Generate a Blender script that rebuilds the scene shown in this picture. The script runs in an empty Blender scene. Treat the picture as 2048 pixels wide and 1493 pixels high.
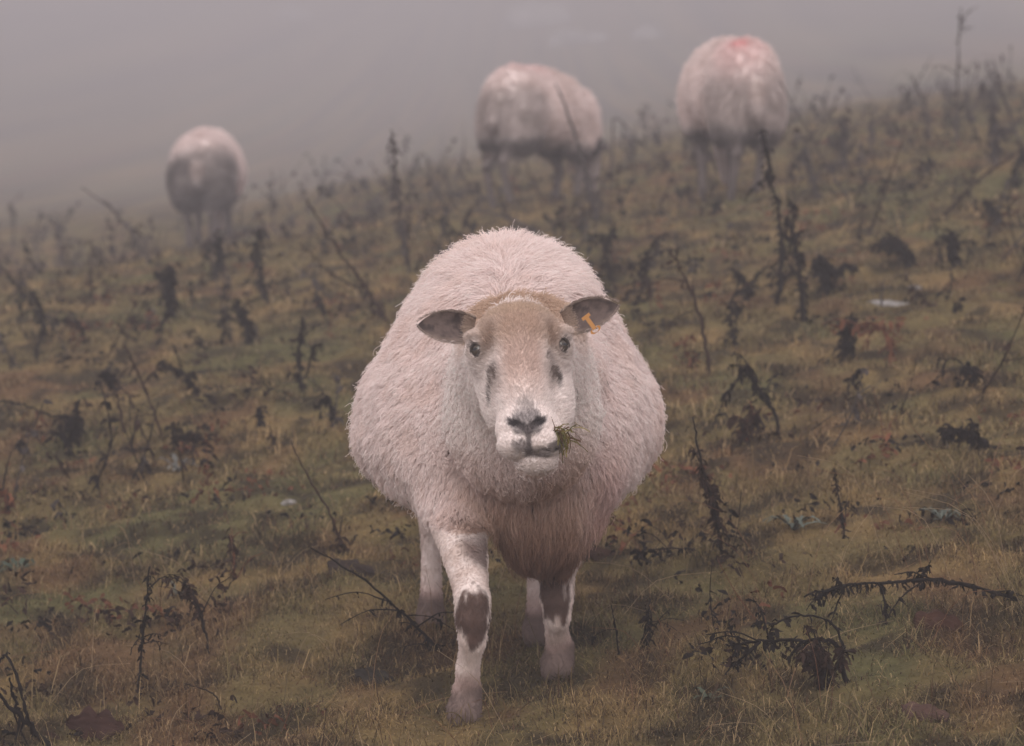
import bpy, math, random
import numpy as np
from mathutils import Vector, Matrix, kdtree

R = math.radians
random.seed(7)
rng = np.random.default_rng(11)
sc = bpy.context.scene
COL = sc.collection

# ------------------------------------------------------------------ camera, sky, sun, exposure
F = 7500.0                    # focal length in photo pixels (2048 wide)
CAM = np.array([0.0, 0.0, 1.5])
PITCH = math.atan((746.5 + 185) / F)
cd = bpy.data.cameras.new('camera')
cam = bpy.data.objects.new('camera', cd); COL.objects.link(cam)
cam.location = CAM.tolist(); cam.rotation_euler = (math.pi / 2 - PITCH, 0, 0)
cd.sensor_width = 36; cd.lens = F / 2048 * 36
cd.clip_start = 0.1; cd.clip_end = 2000
cd.dof.use_dof = True; cd.dof.focus_distance = 6.85; cd.dof.aperture_fstop = 7.1
sc.camera = cam

world = bpy.data.worlds.new('World'); sc.world = world; world.use_nodes = True
wn = world.node_tree.nodes; wl = world.node_tree.links
bg = wn['Background']
sky = wn.new('ShaderNodeTexSky'); sky.sky_type = 'NISHITA'; sky.sun_disc = False
sky.sun_elevation = R(42); sky.sun_rotation = R(187); sky.air_density = 1.0; sky.dust_density = 4.0
hs = wn.new('ShaderNodeHueSaturation'); hs.inputs['Saturation'].default_value = 0.0
mx = wn.new('ShaderNodeMix'); mx.data_type = 'RGBA'; mx.inputs[0].default_value = 0.8
mx.inputs[7].default_value = (8.6, 7.95, 8.3, 1)     # even grey of the overcast
wl.new(sky.outputs[0], hs.inputs['Color']); wl.new(hs.outputs[0], mx.inputs[6])
wl.new(mx.outputs[2], bg.inputs[0]); bg.inputs[1].default_value = 0.1

sd = bpy.data.lights.new('sun', 'SUN'); sd.energy = 1.5; sd.angle = R(45); sd.color = (1, 0.95, 0.9)
sun = bpy.data.objects.new('sun', sd); COL.objects.link(sun)
sun.rotation_euler = Vector((math.sin(R(187)) * math.cos(R(42)), math.cos(R(187)) * math.cos(R(42)), math.sin(R(42)))).to_track_quat('Z', 'Y').to_euler()
sc.view_settings.view_transform = 'Standard'; sc.view_settings.look = 'None'
sc.view_settings.gamma = 1; sc.view_settings.exposure = 0.42
sc.cycles.use_denoising = True
sc.cycles.volume_bounces = 0
sc.cycles.transparent_max_bounces = 16
sc.cycles.max_bounces = 5; sc.cycles.diffuse_bounces = 3; sc.cycles_curves.subdivisions = 1

# ------------------------------------------------------------------ small maths helpers
FWD = np.array([0, math.cos(PITCH), -math.sin(PITCH)])
UPV = np.array([0, math.sin(PITCH), math.cos(PITCH)])
RGT = np.array([1.0, 0, 0])
def unproj(px, py, depth):
    return CAM + depth * (FWD + RGT * (px - 1024) / F - UPV * (py - 746.5) / F)
def sstep(a, b, x):
    t = np.clip((x - a) / (b - a), 0, 1); return t * t * (3 - 2 * t)
def _hash(ix, iy, iz, seed):
    h = (ix.astype(np.int64) * 374761393 + iy.astype(np.int64) * 668265263 + iz.astype(np.int64) * 2147483647 + seed * 974634777) & 0xffffffff
    h = ((h ^ (h >> 13)) * 1274126177) & 0xffffffff
    h = ((h ^ (h >> 15)) * 2246822519) & 0xffffffff
    return ((h ^ (h >> 16)) & 0xffffff) / float(0xffffff)
def vnoise(x, y, z, seed=0):
    x = np.asarray(x, float); y = np.asarray(y, float) + 0 * x; z = np.asarray(z, float) + 0 * x
    ix, iy, iz = np.floor(x), np.floor(y), np.floor(z)
    fx, fy, fz = x - ix, y - iy, z - iz
    fx, fy, fz = [f * f * (3 - 2 * f) for f in (fx, fy, fz)]
    r = 0
    for a in (0, 1):
        for b in (0, 1):
            for c in (0, 1):
                w = (fx if a else 1 - fx) * (fy if b else 1 - fy) * (fz if c else 1 - fz)
                r = r + w * _hash(ix + a, iy + b, iz + c, seed)
    return r
def fbm(x, y, z=0.0, seed=0, oct=3):
    r = 0; a = 0.5; t = 0
    for i in range(oct):
        r = r + a * vnoise(np.asarray(x) * 2 ** i, np.asarray(y) * 2 ** i, np.asarray(z) * 2 ** i, seed + 17 * i); t += a; a *= 0.5
    return r / t
def norm(v):
    v = np.asarray(v, float); return v / (np.linalg.norm(v, axis=-1, keepdims=True) + 1e-12)

def link(o, parent=None):
    COL.objects.link(o)
    if parent is not None: o.parent = parent
    return o
def tag(o, label=None, cat=None, group=None, kind=None):
    for k, v in (('label', label), ('category', cat), ('group', group), ('kind', kind)):
        if v: o[k] = v
    return o
def empty(name, loc=(0, 0, 0)):
    o = bpy.data.objects.new(name, None); o.empty_display_size = 0.1; o.location = [float(c) for c in loc]; return link(o)
def fast_mesh(name, verts, faces, mat, parent=None, cols=None, smooth=True, faces3=None):
    """verts (n,3); faces (m,4) and/or faces3 (k,3)"""
    me = bpy.data.meshes.new(name)
    v = np.asarray(verts, np.float32); me.vertices.add(len(v)); me.vertices.foreach_set('co', v.ravel())
    idx = []; tot = []
    if faces is not None and len(faces):
        f = np.asarray(faces, np.int32); idx.append(f.ravel()); tot.append(np.full(len(f), 4, np.int32))
    if faces3 is not None and len(faces3):
        f = np.asarray(faces3, np.int32); idx.append(f.ravel()); tot.append(np.full(len(f), 3, np.int32))
    idx = np.concatenate(idx); tot = np.concatenate(tot)
    me.loops.add(len(idx)); me.loops.foreach_set('vertex_index', idx)
    me.polygons.add(len(tot)); me.polygons.foreach_set('loop_start', np.concatenate([[0], np.cumsum(tot)[:-1]]).astype(np.int32))
    try: me.polygons.foreach_set('loop_total', tot)
    except Exception: pass
    me.update(calc_edges=True); me.validate()
    me.polygons.foreach_set('use_smooth', np.full(len(me.polygons), smooth))
    if cols is not None:
        a = me.attributes.new('col', 'FLOAT_COLOR', 'POINT')
        c = np.ones((len(v), 4), np.float32); c[:, :3] = cols; a.data.foreach_set('color', c.ravel())
    me.materials.append(mat)
    return link(bpy.data.objects.new(name, me), parent)

# ------------------------------------------------------------------ materials
def new_mat(name):
    m = bpy.data.materials.new(name); m.use_nodes = True
    nt = m.node_tree; p = nt.nodes['Principled BSDF']; return m, nt, p
def attr_mat(name, rough=0.85, spec=0.2, noise=None, bump=None, transl=0.0):
    m, nt, p = new_mat(name); N, L = nt.nodes, nt.links
    at = N.new('ShaderNodeAttribute'); at.attribute_name = 'col'
    c = at.outputs['Color']
    p.inputs['Roughness'].default_value = rough; p.inputs['Specular IOR Level'].default_value = spec
    tc = N.new('ShaderNodeTexCoord')
    if noise:
        nz = N.new('ShaderNodeTexNoise'); nz.inputs['Scale'].default_value = noise[0]; nz.inputs['Detail'].default_value = 4
        mr = N.new('ShaderNodeMapRange'); mr.inputs[3].default_value = 1 - noise[1]; mr.inputs[4].default_value = 1 + noise[1]
        mm = N.new('ShaderNodeMix'); mm.data_type = 'RGBA'; mm.blend_type = 'MULTIPLY'; mm.inputs[0].default_value = 1
        L.new(tc.outputs['Object'], nz.inputs['Vector']); L.new(nz.outputs[0], mr.inputs[0])
        L.new(c, mm.inputs[6]); L.new(mr.outputs[0], mm.inputs[7]); c = mm.outputs[2]
    L.new(c, p.inputs['Base Color'])
    if bump:
        nz = N.new('ShaderNodeTexNoise'); nz.inputs['Scale'].default_value = bump[0]; nz.inputs['Detail'].default_value = 5
        b = N.new('ShaderNodeBump'); b.inputs['Strength'].default_value = bump[1]; b.inputs['Distance'].default_value = bump[2]
        L.new(tc.outputs['Object'], nz.inputs['Vector']); L.new(nz.outputs[0], b.inputs['Height']); L.new(b.outputs[0], p.inputs['Normal'])
    if transl:
        tr = N.new('ShaderNodeBsdfTranslucent'); L.new(c, tr.inputs[0])
        ms = N.new('ShaderNodeMixShader'); ms.inputs[0].default_value = transl
        L.new(p.outputs[0], ms.inputs[1]); L.new(tr.outputs[0], ms.inputs[2]); L.new(ms.outputs[0], N['Material Output'].inputs[0])
    return m
def plain_mat(name, col, rough=0.7, spec=0.3, noise=None, bump=None):
    m, nt, p = new_mat(name); N, L = nt.nodes, nt.links
    p.inputs['Roughness'].default_value = rough; p.inputs['Specular IOR Level'].default_value = spec
    p.inputs['Base Color'].default_value = (*col, 1)
    tc = N.new('ShaderNodeTexCoord')
    if noise:
        nz = N.new('ShaderNodeTexNoise'); nz.inputs['Scale'].default_value = noise[0]; nz.inputs['Detail'].default_value = 5
        rp = N.new('ShaderNodeValToRGB'); rp.color_ramp.elements[0].position = 0.3; rp.color_ramp.elements[1].position = 0.7
        rp.color_ramp.elements[0].color = (*noise[1], 1); rp.color_ramp.elements[1].color = (*col, 1)
        L.new(tc.outputs['Object'], nz.inputs['Vector']); L.new(nz.outputs[0], rp.inputs[0]); L.new(rp.outputs[0], p.inputs['Base Color'])
    if bump:
        nz = N.new('ShaderNodeTexNoise'); nz.inputs['Scale'].default_value = bump[0]; nz.inputs['Detail'].default_value = 5
        b = N.new('ShaderNodeBump'); b.inputs['Strength'].default_value = bump[1]; b.inputs['Distance'].default_value = bump[2]
        L.new(tc.outputs['Object'], nz.inputs['Vector']); L.new(nz.outputs[0], b.inputs['Height']); L.new(b.outputs[0], p.inputs['Normal'])
    return m

M_GROUND = attr_mat('turf_soil', 0.95, 0.03, noise=(14, 0.55), bump=(40, 0.8, 0.02))
M_GRASS = attr_mat('grass_blades', 0.75, 0.08, transl=0.3)
M_SKIN = attr_mat('sheep_skin', 0.9, 0.1, noise=(90, 0.12), bump=(160, 0.3, 0.003))
M_WOOL = attr_mat('wool_fibre', 0.95, 0.05, transl=0.38)
M_FUR = attr_mat('short_fur', 0.8, 0.15, transl=0.1)
M_EAR = attr_mat('ear_skin', 0.85, 0.08, noise=(120, 0.25), bump=(200, 0.3, 0.002))
M_TAG = plain_mat('ear_tag_plastic', (0.34, 0.14, 0.018), 0.45, 0.4)
M_STEM = attr_mat('dead_stem', 0.8, 0.08, noise=(60, 0.35))
M_LEAF = attr_mat('dead_leaf', 0.8, 0.08, noise=(50, 0.35), transl=0.12)
M_STONE = plain_mat('field_stone', (0.30, 0.28, 0.27), 0.85, 0.2, noise=(30, (0.12, 0.11, 0.095)), bump=(60, 0.6, 0.01))
M_ROCK = plain_mat('pale_rock', (0.33, 0.31, 0.30), 0.85, 0.2, noise=(1.2, (0.12, 0.11, 0.10)), bump=(8, 0.6, 0.05))

# ------------------------------------------------------------------ ground
_py = np.array([-60, 5, 12, 15.5, 19, 22, 25, 28, 32, 38, 45, 60, 80, 110, 150, 200, 260, 420.])
_pz = np.array([0, 0, 0, -0.02, -0.10, -0.19, -0.32, -0.47, -0.68, -1.02, -1.45, -2.4, -3.4, -4.4, -4.9, -4.5, -3.5, -1.0])
_ty = np.linspace(-60, 420, 4801); _tz = np.interp(_ty, _py, _pz)
_k = np.hanning(41); _k /= _k.sum(); _tz = np.convolve(np.pad(_tz, 20, mode='edge'), _k, 'valid')
def ground_z(x, y, fine=True):
    x = np.asarray(x, float); y = np.asarray(y, float)
    xs_ = 14 * np.tanh(x / 14)
    z = 0.12 * xs_ + 0.04 * (np.sqrt(xs_ * xs_ + 1) - 1) * 1.0 + np.interp(y, _ty, _tz)
    z = z + 0.10 * (fbm(x / 2.2, y / 2.2, 0.3, 5, 2) - 0.5) * sstep(8, 11, y)
    z = z - 0.30 * sstep(15, 27, y) * sstep(-0.3, -3.5, x)
    z = z - 0.16 * np.exp(-((x + 1.95) / 1.6) ** 2 - ((y - 24.5) / 3.5) ** 2)
    if fine:
        z = z + 0.055 * (fbm(x / 0.45, y / 0.45, 0.7, 9, 2) - 0.5) + 0.045 * (vnoise(x / 0.13, y / 0.13, 0.1, 3) - 0.5)
    return z
def on_ground(px, py):
    """point of the ground under a photo pixel"""
    d = np.concatenate([np.linspace(4.5, 12, 3000), np.linspace(12, 300, 24000)])
    P = CAM + d[:, None] * (FWD + RGT * (px - 1024) / F - UPV * (py - 746.5) / F)
    g = ground_z(P[:, 0], P[:, 1]); i = int(np.argmax(P[:, 2] <= g))
    p = P[i].copy(); p[2] = g[i]; return p, d[i]

def patch_col(x, y, z0=0.0):
    """colour of the sward, in patches, for any point of the field"""
    x = np.asarray(x, float); y = np.asarray(y, float)
    a = fbm(x / 0.34, y / 0.6, 0.0, 21, 4); b = fbm(x / 0.16, y / 0.3, 0.0, 33, 3); c = fbm(x / 0.09, y / 0.15, 0.0, 45, 2)
    olive = np.array([0.146, 0.110, 0.048]); ochre = np.array([0.21, 0.142, 0.062]); rust = np.array([0.13, 0.07, 0.038])
    green = np.array([0.085, 0.092, 0.040]); dark = np.array([0.035, 0.026, 0.016])
    col = np.ones(x.shape + (3,)) * olive
    def mixin(col, t, k): return col * (1 - k[..., None]) + np.array(t) * k[..., None]
    col = mixin(col, ochre, sstep(0.48, 0.7, b)); col = mixin(col, green, sstep(0.50, 0.70, a) * 0.55)
    col = mixin(col, rust, sstep(0.55, 0.72, fbm(x / 0.22, y / 0.36, 0, 77, 3)) * 0.75); col = mixin(col, dark, sstep(0.5, 0.68, c) * 0.85)
    return col

def axis(lo, hi, step, far_lo, far_hi, gr=1.25):
    a = list(np.arange(lo, hi + 1e-6, step)); s = step; v = hi
    while v < far_hi: s *= gr; v += s; a.append(v)
    s = step; v = lo; pre = []
    while v > far_lo: s *= gr; v -= s; pre.append(v)
    return np.array(pre[::-1] + a)
gx = axis(-5.0, 5.0, 0.045, -220, 220); gy = np.concatenate([axis(4.5, 14, 0.045, -60, 14), axis(14.08, 32, 0.08, 14.08, 420)])
X, Y = np.meshgrid(gx, gy, indexing='ij'); Z = ground_z(X, Y)
V = np.stack([X, Y, Z], -1).reshape(-1, 3)
ii = np.arange(len(gx) * len(gy)).reshape(len(gx), len(gy))
Fq = np.stack([ii[:-1, :-1], ii[1:, :-1], ii[1:, 1:], ii[:-1, 1:]], -1).reshape(-1, 4)
ground = fast_mesh('ground', V, Fq, M_GROUND, cols=patch_col(V[:, 0], V[:, 1]) * 0.75)
tag(ground, kind='structure')

# ------------------------------------------------------------------ grass: one mass nobody could count
def blades(n, dlo, dhi, margin, L, W, seed, flat=0.6, pow_=1.0):
    g = np.random.default_rng(seed)
    d = dlo + (dhi - dlo) * g.random(n) ** pow_
    x = (g.random(n) * 2 - 1) * (0.138 * d + margin)
    y = d
    ln = L[0] + (L[1] - L[0]) * g.random(n) ** 1.6
    tuft = fbm(x / 0.16, y / 0.16, 0, 61, 2); ln *= 0.55 + 0.9 * sstep(0.35, 0.7, tuft)
    az = g.random(n) * 6.283 + 2.0 * (fbm(x / 0.3, y / 0.3, 0, 62, 2) - 0.5)
    tilt = flat * (0.25 + 0.75 * g.random(n)) * 2.0
    wd = W[0] + (W[1] - W[0]) * g.random(n)
    dirh = np.stack([np.cos(az), np.sin(az), 0 * az], -1); side = np.stack([-np.sin(az), np.cos(az), 0 * az], -1)
    P0 = np.stack([x, y, ground_z(x, y) - 0.004], -1)
    up = np.array([0, 0, 1.0])
    d1 = dirh * np.sin(tilt * 0.6)[:, None] + up * np.cos(tilt * 0.6)[:, None]
    d2 = dirh * np.sin(np.minimum(tilt * 1.5, 1.9))[:, None] + up * np.cos(np.minimum(tilt * 1.5, 1.9))[:, None]
    P1 = P0 + d1 * (ln * 0.5)[:, None]; P2 = P1 + d2 * (ln * 0.5)[:, None]
    s = side * (wd * 0.5)[:, None]
    V = np.stack([P0 - s, P0 + s, P1 + s * 0.8, P1 - s * 0.8, P2], 1)
    col = patch_col(x, y) * (0.38 + 1.3 * g.random(n))[:, None]
    straw = g.random(n) < 0.2
    col[straw] = col[straw] * 0.4 + np.array([0.34, 0.24, 0.13]) * (0.4 + 0.6 * g.random(straw.sum()))[:, None]
    br = g.random(n) < 0.15; col[br] = np.array([0.07, 0.038, 0.022]) * (0.5 + g.random(br.sum()))[:, None]
    C = np.repeat(col[:, None, :], 5, 1); C[:, :2] *= 0.9
    return V, C
parts = [blades(290000, 5.6, 9.2, 0.7, (0.010, 0.036), (0.0014, 0.0028), 1, flat=0.95),
         blades(38000, 5.6, 9.2, 0.7, (0.025, 0.065), (0.0012, 0.0024), 5, flat=0.95),
         blades(140000, 9.0, 14.5, 0.9, (0.015, 0.05), (0.0026, 0.005), 2, flat=0.95),
         blades(80000, 14.3, 27.0, 1.4, (0.02, 0.06), (0.006, 0.011), 3, flat=0.95),
         blades(6000, 5.6, 9.5, 0.7, (0.06, 0.16), (0.0010, 0.0018), 4, flat=1.0)]
GV = np.concatenate([p[0] for p in parts]); GC = np.concatenate([p[1] for p in parts])
nb = len(GV); b0 = np.arange(nb)[:, None] * 5
grass = fast_mesh('grass', GV.reshape(-1, 3), b0 + np.array([[0, 1, 2, 3]]), M_GRASS, cols=GC.reshape(-1, 3), smooth=False, faces3=b0 + np.array([[3, 2, 4]]))
tag(grass, 'short matted turf of olive, ochre and brown grass', 'grass', kind='stuff')
del GV, GC, parts

# ------------------------------------------------------------------ haze: the fog itself
def haze_box():
    lo = np.array([-225, -65, -10.5]); hi = np.array([225, 425, 6.5])
    v = np.array([[x, y, z] for x in (lo[0], hi[0]) for y in (lo[1], hi[1]) for z in (lo[2], hi[2])])
    f = [[0, 1, 3, 2], [4, 6, 7, 5], [0, 4, 5, 1], [2, 3, 7, 6], [0, 2, 6, 4], [1, 5, 7, 3]]
    m = bpy.data.materials.new('fog'); m.use_nodes = True; nt = m.node_tree
    nt.nodes.remove(nt.nodes['Principled BSDF'])
    pv = nt.nodes.new('ShaderNodeVolumePrincipled')
    pv.inputs['Density'].default_value = 0.0105; pv.inputs['Color'].default_value = (0.705, 0.665, 0.69, 1); pv.inputs['Anisotropy'].default_value = 0.0
    nt.links.new(pv.outputs[0], nt.nodes['Material Output'].inputs['Volume'])
    o = fast_mesh('haze', v, f, m, smooth=False)
    tag(o, 'grey mauve fog lying over the hillside', 'fog', kind='stuff')
haze_box()

# ------------------------------------------------------------------ implicit surfaces for the animals
class Body:
    def __init__(s): s.p = []
    def ell(s, c, r, k=0.03, xf=None, rot=None, cut=False):
        s.p.append(('e', np.array(c, np.float32), np.array(r, np.float32), None, None, k, xf, None if rot is None else np.array(Matrix.Rotation(rot[0], 3, rot[1])), cut)); return s
    def cone(s, a, b, ra, rb, k=0.02, xf=None, cut=False):
        s.p.append(('c', np.array(a, np.float32), np.array(b, np.float32), ra, rb, k, xf, None, cut)); return s
    def chain(s, pts, k=0.012, first_k=None, xf=None):
        for i in range(len(pts) - 1):
            (a, ra), (b, rb) = pts[i], pts[i + 1]
            s.cone(a, b, ra, rb, first_k if (i == 0 and first_k) else k, xf)
        return s
    @staticmethod
    def one(q, P):
        if q[6] is not None: P = (P - q[6][0].astype(np.float32)) @ q[6][1].astype(np.float32)
        if q[0] == 'e':
            d = P - q[1]
            if q[7] is not None: d = d @ q[7]
            d = d / q[2]; k0 = np.sqrt(np.einsum('ij,ij->i', d, d)); d = d / q[2]
            return k0 * (k0 - 1) / (np.sqrt(np.einsum('ij,ij->i', d, d)) + 1e-9)
        ba = q[2] - q[1]; pa = P - q[1]
        h = np.minimum(np.maximum((pa @ ba) / (ba @ ba), 0), 1); pa = pa - h[:, None] * ba
        return np.sqrt(np.einsum('ij,ij->i', pa, pa)) - (q[3] + (q[4] - q[3]) * h)
    def ev(s, P, prims=None):
        P = P.astype(np.float32); d = np.full(P.shape[:-1], 10.0, np.float32)
        for q in (prims if prims is not None else s.p):
            e = Body.one(q, P); k = q[5]
            if q[8]:
                e = -e; h = np.minimum(np.maximum(0.5 - 0.5 * (d - e) / k, 0), 1); d = d + (e - d) * h + k * h * (1 - h)
            else:
                h = np.minimum(np.maximum(0.5 + 0.5 * (d - e) / k, 0), 1); d = d + (e - d) * h - k * h * (1 - h)
        return d
    def mesh(s, xs, ys, zs, B=12):
        nx, ny, nz = len(xs), len(ys), len(zs)
        D = np.ones((nx, ny, nz), np.float32)
        bi = [(i, j, k) for i in range(0, nx, B) for j in range(0, ny, B) for k in range(0, nz, B)]
        lo = np.array([[xs[i], ys[j], zs[k]] for i, j, k in bi]); e = lambda a, i: a[min(i + B, len(a)) - 1]
        hi = np.array([[e(xs, i), e(ys, j), e(zs, k)] for i, j, k in bi])
        C = (lo + hi) / 2; rad = 0.5 * np.linalg.norm(hi - lo, axis=1) + 0.004
        dc = s.ev(C); each = np.stack([Body.one(q, C) for q in s.p], 1); ks = np.array([q[5] for q in s.p])
        keep = each < np.maximum(dc, 0)[:, None] + 2.0 * rad[:, None] + ks + 0.01
        xs, ys, zs = xs.astype(np.float32), ys.astype(np.float32), zs.astype(np.float32)
        for n, (i, j, k) in enumerate(bi):
            if abs(dc[n]) > rad[n] * 1.5 + 0.012: D[i:i + B, j:j + B, k:k + B] = dc[n]; continue
            G = np.stack(np.meshgrid(xs[i:i + B], ys[j:j + B], zs[k:k + B], indexing='ij'), -1)
            D[i:i + B, j:j + B, k:k + B] = s.ev(G.reshape(-1, 3), [q for q, t in zip(s.p, keep[n]) if t]).reshape(G.shape[:-1])
        return surface_nets(D, xs, ys, zs)
def surface_nets(D, xs, ys, zs):
    S = D < 0
    cnt = np.zeros((D.shape[0] - 1, D.shape[1] - 1, D.shape[2] - 1), np.int8)
    offs = [(a, b, c) for a in (0, 1) for b in (0, 1) for c in (0, 1)]
    def sub(A, o): return A[o[0]:A.shape[0] - 1 + o[0], o[1]:A.shape[1] - 1 + o[1], o[2]:A.shape[2] - 1 + o[2]]
    for o in offs: cnt += sub(S, o)
    act = np.argwhere((cnt > 0) & (cnt < 8)); n = len(act)
    vid = np.full(cnt.shape, -1, np.int32); vid[act[:, 0], act[:, 1], act[:, 2]] = np.arange(n)
    vals = {o: D[act[:, 0] + o[0], act[:, 1] + o[1], act[:, 2] + o[2]] for o in offs}
    pos = {o: np.stack([xs[act[:, 0] + o[0]], ys[act[:, 1] + o[1]], zs[act[:, 2] + o[2]]], -1) for o in offs}
    acc = np.zeros((n, 3)); w = np.zeros(n)
    for o in offs:
        for ax in range(3):
            if o[ax] == 1: continue
            q = tuple(1 if i == ax else o[i] for i in range(3))
            a, b = vals[o], vals[q]; m = (a < 0) != (b < 0)
            t = a[m] / (a[m] - b[m]); acc[m] += pos[o][m] + (pos[q][m] - pos[o][m]) * t[:, None]; w[m] += 1
    V = acc / w[:, None]; faces = []
    for ax in range(3):
        sl0 = [slice(None)] * 3; sl1 = [slice(None)] * 3; sl0[ax] = slice(0, -1); sl1[ax] = slice(1, None)
        a, b = S[tuple(sl0)], S[tuple(sl1)]
        E = np.argwhere(a != b); u, v = (ax + 1) % 3, (ax + 2) % 3
        ok = (E[:, u] > 0) & (E[:, v] > 0) & (E[:, u] < vid.shape[u]) & (E[:, v] < vid.shape[v]); E = E[ok]
        fl = a[tuple(E.T)]
        q = []
        for du, dv in ((1, 1), (0, 1), (0, 0), (1, 0)):
            c = E.copy(); c[:, u] -= du; c[:, v] -= dv; q.append(vid[c[:, 0], c[:, 1], c[:, 2]])
        q = np.stack(q, -1); q[~fl] = q[~fl][:, ::-1]; faces.append(q)
    return V, np.concatenate(faces)
def vert_normals(V, Fq):
    n = np.zeros_like(V); fn = np.cross(V[Fq[:, 2]] - V[Fq[:, 0]], V[Fq[:, 3]] - V[Fq[:, 1]])
    for i in range(4): np.add.at(n, Fq[:, i], fn)
    return norm(n)
def scatter(V, Fq, N, n, weight, g):
    """n random points on the surface, weighted; returns points and normals"""
    area = np.linalg.norm(np.cross(V[Fq[:, 2]] - V[Fq[:, 0]], V[Fq[:, 3]] - V[Fq[:, 1]]), axis=1) * 0.5
    w = area * weight(V[Fq].mean(1), N[Fq].mean(1)); w = np.maximum(w, 0); cs = np.cumsum(w); tot = cs[-1]
    f = np.searchsorted(cs, g.random(n) * tot); f = np.minimum(f, len(Fq) - 1)
    a, b = g.random(n)[:, None], g.random(n)[:, None]; Q = Fq[f]
    P = (V[Q[:, 0]] * (1 - a) + V[Q[:, 1]] * a) * (1 - b) + (V[Q[:, 3]] * (1 - a) + V[Q[:, 2]] * a) * b
    M = norm((N[Q[:, 0]] * (1 - a) + N[Q[:, 1]] * a) * (1 - b) + (N[Q[:, 3]] * (1 - a) + N[Q[:, 2]] * a) * b)
    return P, M
def hair_object(name, pts, rad, cols, mat, parent):
    """pts (n,k,3), rad (n,k), cols (n,k,3)"""
    n, k = pts.shape[:2]
    cu = bpy.data.hair_curves.new(name); cu.add_curves([k] * n)
    cu.attributes['position'].data.foreach_set('vector', np.asarray(pts, np.float32).ravel())
    ra = cu.attributes.get('radius') or cu.attributes.new('radius', 'FLOAT', 'POINT')
    ra.data.foreach_set('value', np.asarray(rad, np.float32).ravel())
    ca = cu.attributes.new('col', 'FLOAT_COLOR', 'POINT'); c = np.ones((n * k, 4), np.float32); c[:, :3] = cols.reshape(-1, 3); ca.data.foreach_set('color', c.ravel())
    cu.materials.append(mat)
    return link(bpy.data.objects.new(name, cu), parent)
def strands(P, N, T, ln, k, g, lift=(1.0, 0.25), clump=None, curl=0.004, jit=0.25):
    """hair from root P along normal N turning into the lie T; clump: (spacing count, strength)"""
    n = len(P); s = np.linspace(0, 1, k)
    T = norm(T - N * (T * N).sum(-1, keepdims=True) + 1e-6)
    T = norm(T + jit * g.normal(size=(n, 3))); Nn = norm(N + 0.5 * jit * g.normal(size=(n, 3)))
    out = np.zeros((n, k, 3)); out[:, 0] = P
    for i in range(1, k):
        a = lift[0] + (lift[1] - lift[0]) * s[i] ** 0.8
        out[:, i] = out[:, i - 1] + norm(Nn * a + T * (1 - a)) * (ln / (k - 1))[:, None]
    if clump:
        m, st = clump; ci = g.choice(n, m, replace=False)
        kd = kdtree.KDTree(m)
        for a, i in enumerate(ci): kd.insert(P[i].tolist(), a)
        kd.balance()
        own = np.array([ci[kd.find(p)[1]] for p in P.tolist()])
        wgt = (st * s ** 1.3)[None, :, None]
        out = out * (1 - wgt) + out[own] * wgt
    ph = g.random((n, 3)) * 6.283; fr = 5 + 5 * g.random((n, 1))
    out += curl * (s[None, :, None]) * np.sin(s[None, :, None] * fr[:, :, None] + ph[:, None, :])
    return out
def mixc(c, t, k):
    return c * (1 - k[..., None]) + np.asarray(t, float) * k[..., None]


# ------------------------------------------------------------------ the ewe in front
def grid_axis(lo, hi, coarse, flo, fhi, fine):
    a = [lo]
    while a[-1] < hi:
        x = a[-1]; d = max(flo - x, x - fhi, 0.0); a.append(x + min(coarse, fine + d * 0.12))
    return np.array(a)

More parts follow.
